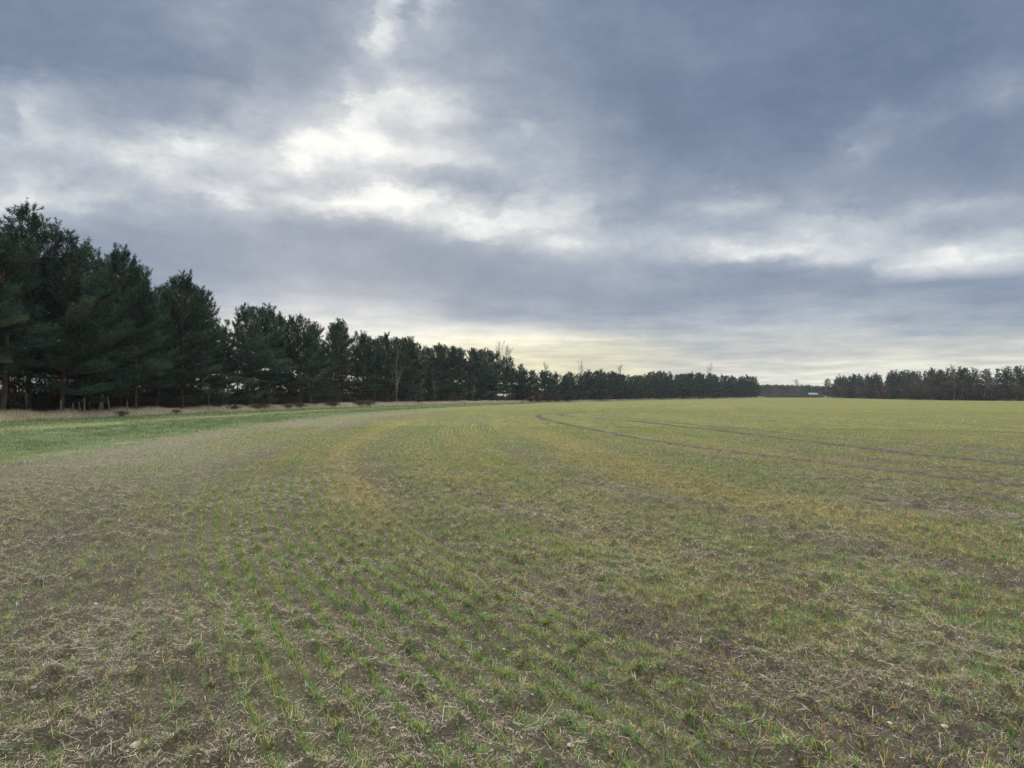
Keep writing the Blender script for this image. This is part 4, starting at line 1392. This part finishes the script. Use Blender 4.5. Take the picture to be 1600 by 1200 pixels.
for i, (u, vt, labl) in enumerate([(829, 619, 'purplish bare bush at the left foot of the lower far wood'), (842, 617, 'wide purplish bare bush under the sky gap of the lower far wood'), (856, 616, 'purplish bare bush left of centre in the thorn row'),
                                   (869, 617, 'purplish bare bush right of centre in the thorn row'), (884, 619, 'low purplish bare bush at the right end of the thorn row')]):
    p = on_ray(u, 1.2, 180, 300)
    place_bare('thicket', 'bare_shrub', p[0], p[1], max(1.6, height_for(p, vt)), labl, 'shrub', 'thorn bushes below the lower far wood', M_TWIG, M_TWIG, 1.6)


# brambles on the verge: low mounds of stems and small dark leaves
def bramble_mesh(seed, n=900, r=0.9, h=0.7):
    rng = np.random.default_rng(seed)
    tb = Tubes(3)
    for k in range(46):
        a = rng.uniform(0, 6.28); L = r * rng.uniform(0.5, 1.2)
        s = np.linspace(0, 1, 6)
        b = rng.uniform(0, 0.4 * r); c = rng.uniform(0, 6.28)
        pts = np.c_[b * math.cos(c) + math.cos(a) * L * s, b * math.sin(c) + math.sin(a) * L * s, h * rng.uniform(0.6, 1.2) * np.sin(s * 2.4) - 0.03]
        tb.add(pts, np.full(6, 0.009), 3)
    pts = np.concatenate(tb.V)
    base = pts[rng.integers(0, len(pts), n)] + rng.normal(0, 0.06, (n, 3))
    base[:, 2] = np.maximum(base[:, 2], 0.02)
    d = rng.normal(0, 1, (n, 3)); d /= np.linalg.norm(d, axis=1, keepdims=True)
    sd = np.cross(d, rng.normal(0, 1, (n, 3))); sd /= np.linalg.norm(sd, axis=1, keepdims=True)
    V = np.stack([base, base + d * 0.05 + sd * 0.035, base + d * 0.10, base + d * 0.05 - sd * 0.035], 1).reshape(-1, 3)
    q = np.arange(n * 4).reshape(-1, 4)
    col = np.array([(0.04, 0.055, 0.025), (0.07, 0.05, 0.035), (0.05, 0.07, 0.03), (0.09, 0.06, 0.04)])[rng.integers(0, 4, n)]
    lm = make_mesh('leaves', V, quads=q, col=np.repeat(col, 4, 0)); lm.materials.append(M_BRAMBLE)
    sm = tb.mesh('stems'); sm.materials.append(M_TWIG)
    return sm, lm


BR = [bramble_mesh(301), bramble_mesh(302)]
for i, (u, off, sc_, lab) in enumerate([(189, -0.2, 0.8, 'small green bramble at the front of the dead grass, far left'), (274, 0.0, 0.7, 'lone low bramble below the first dip in the skyline'),
                                        (402, 0.8, 1.2, 'dark bramble mound below the two-peaked pine, leftmost of a cluster'), (412, 1.2, 1.3, 'tall dark bramble beside the leftmost of the cluster'),
                                        (448, 0.6, 1.1, 'bramble mound right of the dark bramble cluster'), (466, 0.8, 1.3, 'brown bramble between two patches of pale grass'),
                                        (521, 0.6, 1.5, 'single dark bramble under the thin airy-topped pine'), (563, 0.6, 1.7, 'left half of the long dark bramble before the pale bare tree'),
                                        (573, 0.7, 1.7, 'right half of the long dark bramble before the pale bare tree'), (366, 0.9, 1.1, 'bramble low in the grass right of the second dip')]):
    p = on_ray(u, off, 40, 226)
    e = bpy.data.objects.new('bramble_bush', None)
    COL.objects.link(e)
    e.location = (p[0], p[1], float(terrain(np.array([p[0]]), np.array([p[1]]))[0]))
    e.rotation_euler = (0, 0, i * 1.3)
    e.scale = (sc_ * 0.8, sc_ * 0.8, sc_ * 0.7)
    add('stems', BR[i % 2][0], None, e); add('leaves', BR[i % 2][1], None, e)
    tag(e, lab, 'bramble', 'brambles in the dead grass')


# undergrowth inside the woods, one tangled mass
def build_undergrowth():
    rng = np.random.default_rng(14)
    lines = []
    for y0, y1, off, n in [(36, 224, 8.5, 1500), (36, 224, 17.0, 5200), (216, 455, 7.0, 1700)]:
        d = rng.uniform(y0, y1, n)
        for dd in d:
            lines.append(offset_curve(dd, off + rng.normal(0, 1.6)))
    nleft = len(lines)
    for t in rng.uniform(0, 1, 5200) ** 1.25:
        lines.append(right_line(t)[0] + np.array([11 + rng.normal(0, 4.0), rng.normal(0, 1)]))
    L = np.array(lines)
    tall = np.where(np.arange(len(L)) >= nleft, 2.3, 1.0)
    tall[1500:6700] = 2.0
    tall[6700:nleft] = 1.6
    n0 = len(L)
    per = 26
    idx = np.repeat(np.arange(n0), per)
    N = len(idx)
    hh = (0.8 + 1.9 * sstep(fbm(L[:, 1] * 0.15, L[:, 0] * 0.15, 3, 61), 0.3, 0.7))[idx] * tall[idx]
    x = L[idx, 0] + rng.normal(0, 0.7, N); y = L[idx, 1] + rng.normal(0, 0.7, N)
    z = terrain(x, y) + rng.uniform(0, 0.75, N) * hh
    col = np.array([(0.035, 0.042, 0.022), (0.05, 0.038, 0.026), (0.03, 0.045, 0.022), (0.06, 0.045, 0.03)])[rng.integers(0, 4, N)]
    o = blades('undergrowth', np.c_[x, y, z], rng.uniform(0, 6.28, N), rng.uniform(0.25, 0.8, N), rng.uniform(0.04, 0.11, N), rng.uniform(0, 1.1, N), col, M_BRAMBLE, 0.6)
    tag(o, 'dark tangled undergrowth between the trunks of the woods', kind='stuff')


build_undergrowth()


# far wood on the horizon between the two near woods: one mass
def build_far_wood():
    rng = np.random.default_rng(15)
    vs, ts, cs, n = [], [], [], 0
    for row in range(2):
        for u in np.arange(1176, 1330, 2.6):
            dd = 760 + row * 14 + rng.normal(0, 4)
            x, y = ray_at(u + rng.normal(0, 0.7), dd)
            top = np.interp(u, [1176, 1205, 1240, 1265, 1282, 1330], [603, 601, 602.5, 602, 604, 604]) + rng.uniform(-1.5, 1.5)
            h = (HOR - top) / FPX * dd + EYE - 0.85
            m = 420
            a = rng.uniform(0, 6.28, m); f = rng.beta(1.5, 1.2, m)
            rr = 3.0 * (1 - 0.75 * f) * np.sqrt(rng.random(m))
            b = np.c_[x + np.cos(a) * rr, y + np.sin(a) * rr, 0.85 + h * (0.06 + 0.9 * f)]
            dvec = rng.normal(0, 1, (m, 3)) + [0, 0, 0.5]; dvec /= np.linalg.norm(dvec, axis=1, keepdims=True)
            s = np.cross(dvec, rng.normal(0, 1, (m, 3))); s /= np.linalg.norm(s, axis=1, keepdims=True)
            V = np.stack([b - s * 0.25, b + s * 0.25, b + dvec * 1.1], 1).reshape(-1, 3)
            brown = rng.random() < 0.3
            c = np.array((0.075, 0.058, 0.045)) if brown else NEEDLE_COL[rng.integers(0, 5)]
            vs.append(V); ts.append(np.arange(m * 3).reshape(-1, 3) + n); cs.append(np.tile(c, (m * 3, 1)) * rng.uniform(0.8, 1.2))
            n += m * 3
    o = add('distant_wood', make_mesh('distant_wood', np.concatenate(vs), tris=np.concatenate(ts), col=np.concatenate(cs)), M_NEEDLE)
    tag(o, 'hazy far-off wood on the horizon in the gap between the near woods', kind='stuff')


build_far_wood()
p = ray_at(1276, 735)
place_bare('oak', 'bare_tree', *ray_at(1245, 735), 15.5, 'round bare treetop over the far-off wood in the gap', 'tree', 'leafless treetops above the woods', M_GREYBARK, M_TWIG, 1.2)


# ------------------------------------------------------------------ small built things
def box_mesh(name, boxes, bevel=0.0):
    import bmesh
    bm = bmesh.new()
    for cx, cy, cz, sx, sy, sz in boxes:
        r = bmesh.ops.create_cube(bm, size=1.0)
        for v in r['verts']:
            v.co = Vector((cx + v.co.x * sx, cy + v.co.y * sy, cz + v.co.z * sz))
    if bevel:
        bmesh.ops.bevel(bm, geom=list(bm.edges), offset=bevel, segments=1, affect='EDGES')
    me = bpy.data.meshes.new(name)
    bm.to_mesh(me); bm.free()
    return me


def plain_mat(name, c, rough=0.6):
    m, g, bs, out = new_mat(name)
    tc = g.n('ShaderNodeTexCoord')
    n = g.noise(tc.outputs['Object'], 3.0, 5, 0.6)
    g.link(g.mix(g.math('MULTIPLY', n, 0.3), c, tuple(0.6 * v for v in c)), bs.inputs['Base Color'])
    bs.inputs['Roughness'].default_value = rough
    return m


def build_shed():
    x, y = ray_at(1270, 700)
    z = float(terrain(np.array([x]), np.array([y]))[0])
    e = bpy.data.objects.new('farm_shed', None)
    COL.objects.link(e)
    e.location = (x, y, z)
    e.rotation_euler = (0, 0, R(-14))
    W, D, h, rg = 7.5, 6.0, 2.9, 4.0
    V = [(-W/2, -D/2, 0), (W/2, -D/2, 0), (W/2, D/2, 0), (-W/2, D/2, 0), (-W/2, -D/2, h), (W/2, -D/2, h), (W/2, D/2, h), (-W/2, D/2, h), (-W/2, 0, rg), (W/2, 0, rg)]
    me = make_mesh('wall', np.array(V, float), tris=[(4, 8, 7), (5, 6, 9)], quads=[(0, 1, 5, 4), (1, 2, 6, 5), (2, 3, 7, 6), (3, 0, 4, 7)])
    w = add('wall', me, plain_mat('shed_cladding', (0.30, 0.30, 0.33)), e)
    o = 0.3
    rv = [(-W/2-o, -D/2-o, h-.13), (W/2+o, -D/2-o, h-.13), (W/2+o, 0, rg+.12), (-W/2-o, 0, rg+.12), (-W/2-o, D/2+o, h-.13), (W/2+o, D/2+o, h-.13)]
    rv2 = [(a, b, c + 0.1) for a, b, c in rv]
    r = make_mesh('roof', np.array(rv + rv2, float), quads=[(6, 7, 8, 9), (9, 8, 11, 10), (3, 2, 1, 0), (4, 5, 2, 3), (0, 1, 7, 6), (5, 4, 10, 11), (0, 6, 9, 3), (3, 9, 10, 4), (1, 2, 8, 7), (2, 5, 11, 8)])
    add('roof', r, plain_mat('shed_roof', (0.20, 0.20, 0.22)), e)
    dm = box_mesh('door', [(-1.5, -D/2 - 0.03, 1.3, 3.0, 0.08, 2.6)])
    add('door', dm, plain_mat('shed_door', (0.30, 0.33, 0.36)), e)
    tag(e, 'small far-off whitish farm shed in the gap between the woods', 'shed')


build_shed()
HB = bramble_mesh(303, 2600, 1.3, 1.0)
for i, u in enumerate(np.arange(1197, 1288, 5.5)):
    x, y = ray_at(u, 640 + 3 * math.sin(i * 2.1))
    e = bpy.data.objects.new('hedge_bush', None)
    COL.objects.link(e)
    e.location = (x, y, float(terrain(np.array([x]), np.array([y]))[0]))
    e.rotation_euler = (0, 0, 0.3 * math.sin(i * 1.7))
    e.scale = (3.4, 2.4, 2.1 + 0.3 * math.sin(i * 1.3))
    add('stems', HB[0], None, e); add('leaves', HB[1], None, e)
    tag(e, 'low dark hedge bush, %s from the left before the far-off shed' % ordinal(i), 'bush', 'hedge before the far-off shed')

POST = []
for k in range(3):
    import bmesh
    rng = np.random.default_rng(400 + k)
    tb = Tubes(8)
    zs = np.array([-0.3, 0.0, 0.5, 1.0, 1.16, 1.2])
    tb.add(np.c_[rng.normal(0, 0.006, 6), rng.normal(0, 0.006, 6), zs], [0.06, 0.06, 0.058, 0.055, 0.05, 0.012], 8)
    me = tb.mesh('wooden_post'); me.materials.append(M_WOOD)
    POST.append(me)
for i, (u, h, wd, lab) in enumerate([(97, 1.15, 0.8, 'thin weathered stake, first right of the tallest pine trunk'), (116, 0.95, 0.9, 'short weathered stake leaning slightly, second right of the tallest pine'),
                                     (125, 1.05, 0.7, 'slim stake left of the pair of posts in the dead grass'), (134, 1.35, 1.2, 'grey round post left of the pale thick post'),
                                     (153, 1.65, 1.7, 'thickest pale post standing in the dead grass'), (162, 1.0, 0.8, 'short stake just right of the thickest pale post'),
                                     (174, 1.45, 0.9, 'tall thin post right of the thickest pale post'), (197, 1.05, 0.8, 'light short stake beside the front bramble')]):
    p = on_ray(u, 2.6, 38, 226)
    o = add('fence_post', POST[i % 3])
    o.location = (p[0], p[1], float(terrain(np.array([p[0]]), np.array([p[1]]))[0]))
    o.rotation_euler = (random.gauss(0, 0.05), random.gauss(0, 0.06), i)
    o.scale = (wd, wd, h / 1.2)
    tag(o, lab, 'fence post', 'old posts at the foot of the near wood')


# stones lying on the soil
def stone_mat(name, c):
    m, g, bs, out = new_mat(name)
    tc = g.n('ShaderNodeTexCoord')
    n = g.noise(tc.outputs['Object'], 2.2, 6, 0.65)
    g.link(g.ramp(n, [(0.3, tuple(0.62 * v for v in c)), (0.6, c)]), bs.inputs['Base Color'])
    return m


SM = {'pale': stone_mat('pale_flint', (0.30, 0.27, 0.22)), 'tan': stone_mat('tan_flint', (0.30, 0.20, 0.13)), 'pink': stone_mat('pink_flint', (0.25, 0.17, 0.14)), 'white': stone_mat('white_flint', (0.42, 0.40, 0.36))}


def stone_mesh(seed):
    import bmesh
    rng = np.random.default_rng(seed)
    bm = bmesh.new()
    bmesh.ops.create_icosphere(bm, subdivisions=3, radius=1.0)
    co = np.array([v.co[:] for v in bm.verts])
    for k in range(9):
        d = rng.normal(0, 1, 3); d /= np.linalg.norm(d)
        c = rng.uniform(0.55, 0.9)
        s = co @ d
        co -= np.outer(np.maximum(s - c, 0), d) * 0.9
    co *= 1 + 0.06 * (fbm(co[:, 0] * 3 + 5, co[:, 1] * 3 + co[:, 2] * 2, 3, seed)[:, None] - 0.5)
    for v, c in zip(bm.verts, co):
        v.co = c
        
    me = bpy.data.meshes.new('stone')
    bm.to_mesh(me); bm.free()
    me.polygons.foreach_set('use_smooth', np.ones(len(me.polygons), bool))
    return me


STONES = [
    (218, 1157, 21, 'pale', 'largest pale flint on the bare soil at the lower left'), (153, 946, 7, 'white', 'small white stone in the thin crop, left side'),
    (119, 1027, 7, 'white', 'small white flint on grey soil, left foreground'), (147, 995, 6, 'pale', 'tiny pale stone above the white flint at left'),
    (73, 1113, 8, 'pale', 'pale stone near the left edge, bottom corner'), (288, 1073, 7, 'pale', 'pale pebble by crossed straws at lower left'),
    (390, 1188, 10, 'pink', 'pinkish stone at the very bottom, left of centre'), (377, 823, 6, 'white', 'bright white stone between the green crop rows'),
    (787, 1018, 7, 'white', 'small white stone near the middle of the foreground'), (675, 978, 8, 'tan', 'orange-brown flint left of the middle'),
    (615, 1137, 10, 'pale', 'rounded pale pebble on bare soil, bottom middle'), (891, 1170, 12, 'pale', 'pale flake at the bottom, right of the middle'),
    (953, 1180, 11, 'pink', 'dull pinkish stone at the bottom beside the pale flake'), (738, 1068, 7, 'pale', 'pale pebble beside a green seedling clump, mid foreground'),
    (756, 812, 7, 'white', 'white stone far out in the sparse middle crop'), (1584, 1083, 22, 'tan', 'largest tan stone at the right edge of the foreground'),
    (1276, 1093, 10, 'tan', 'round tan pebble in the right foreground'), (1371, 1040, 14, 'pink', 'flat pinkish stone in the right foreground'),
    (1329, 1028, 8, 'pale', 'pale pebble just above the flat pinkish stone'), (1473, 1067, 7, 'pale', 'small pale pebble left of the largest tan stone'),
    (1488, 980, 9, 'pale', 'grey-white stone farther out at the right'), (1093, 1055, 8, 'pale', 'pale stone by a dark hollow, centre right'),
    (1471, 1142, 16, 'white', 'long white flake of flint at the lower right'), (1386, 1132, 9, 'white', 'small white flake left of the long white flake'),
    (1026, 1075, 6, 'pale', 'tiny pale pebble right of the foreground middle'), (508, 1090, 7, 'pale', 'small pale pebble between two seedling rows, lower left'),
]
for i, (u, v, wpx, m, lab) in enumerate(STONES):
    x, y = at(u, v)
    me = stone_mesh(500 + i)
    me.materials.append(SM[m])
    o = add('stone', me)
    r = wpx / 2 / FPX * y
    o.scale = (r, r * random.uniform(0.65, 0.9), r * random.uniform(0.42, 0.6))
    o.location = (x, y, float(ground_z(np.array([x]), np.array([y]))[0]) + o.scale[2] * 0.35)
    o.rotation_euler = (random.gauss(0, 0.2), random.gauss(0, 0.2), random.uniform(-0.5, 0.5))
    tag(o, lab, 'stone', 'stones lying on the field')


# ------------------------------------------------------------------ thin winter haze
def build_haze():
    me = box_mesh('haze', [(0, 0, 11.5, 8600, 8600, 27.0)])
    m = bpy.data.materials.new('haze_air')
    m.use_nodes = True
    m.node_tree.nodes.clear()
    g = NT(m.node_tree)
    out = g.n('ShaderNodeOutputMaterial')
    v = g.n('ShaderNodeVolumePrincipled')
    v.inputs['Color'].default_value = (0.86, 0.90, 0.96, 1)
    v.inputs['Density'].default_value = 0.00010
    g.link(v.outputs[0], out.inputs['Volume'])
    o = add('haze', me, m)
    tag(o, 'thin pale winter haze over the field', kind='stuff')


build_haze()
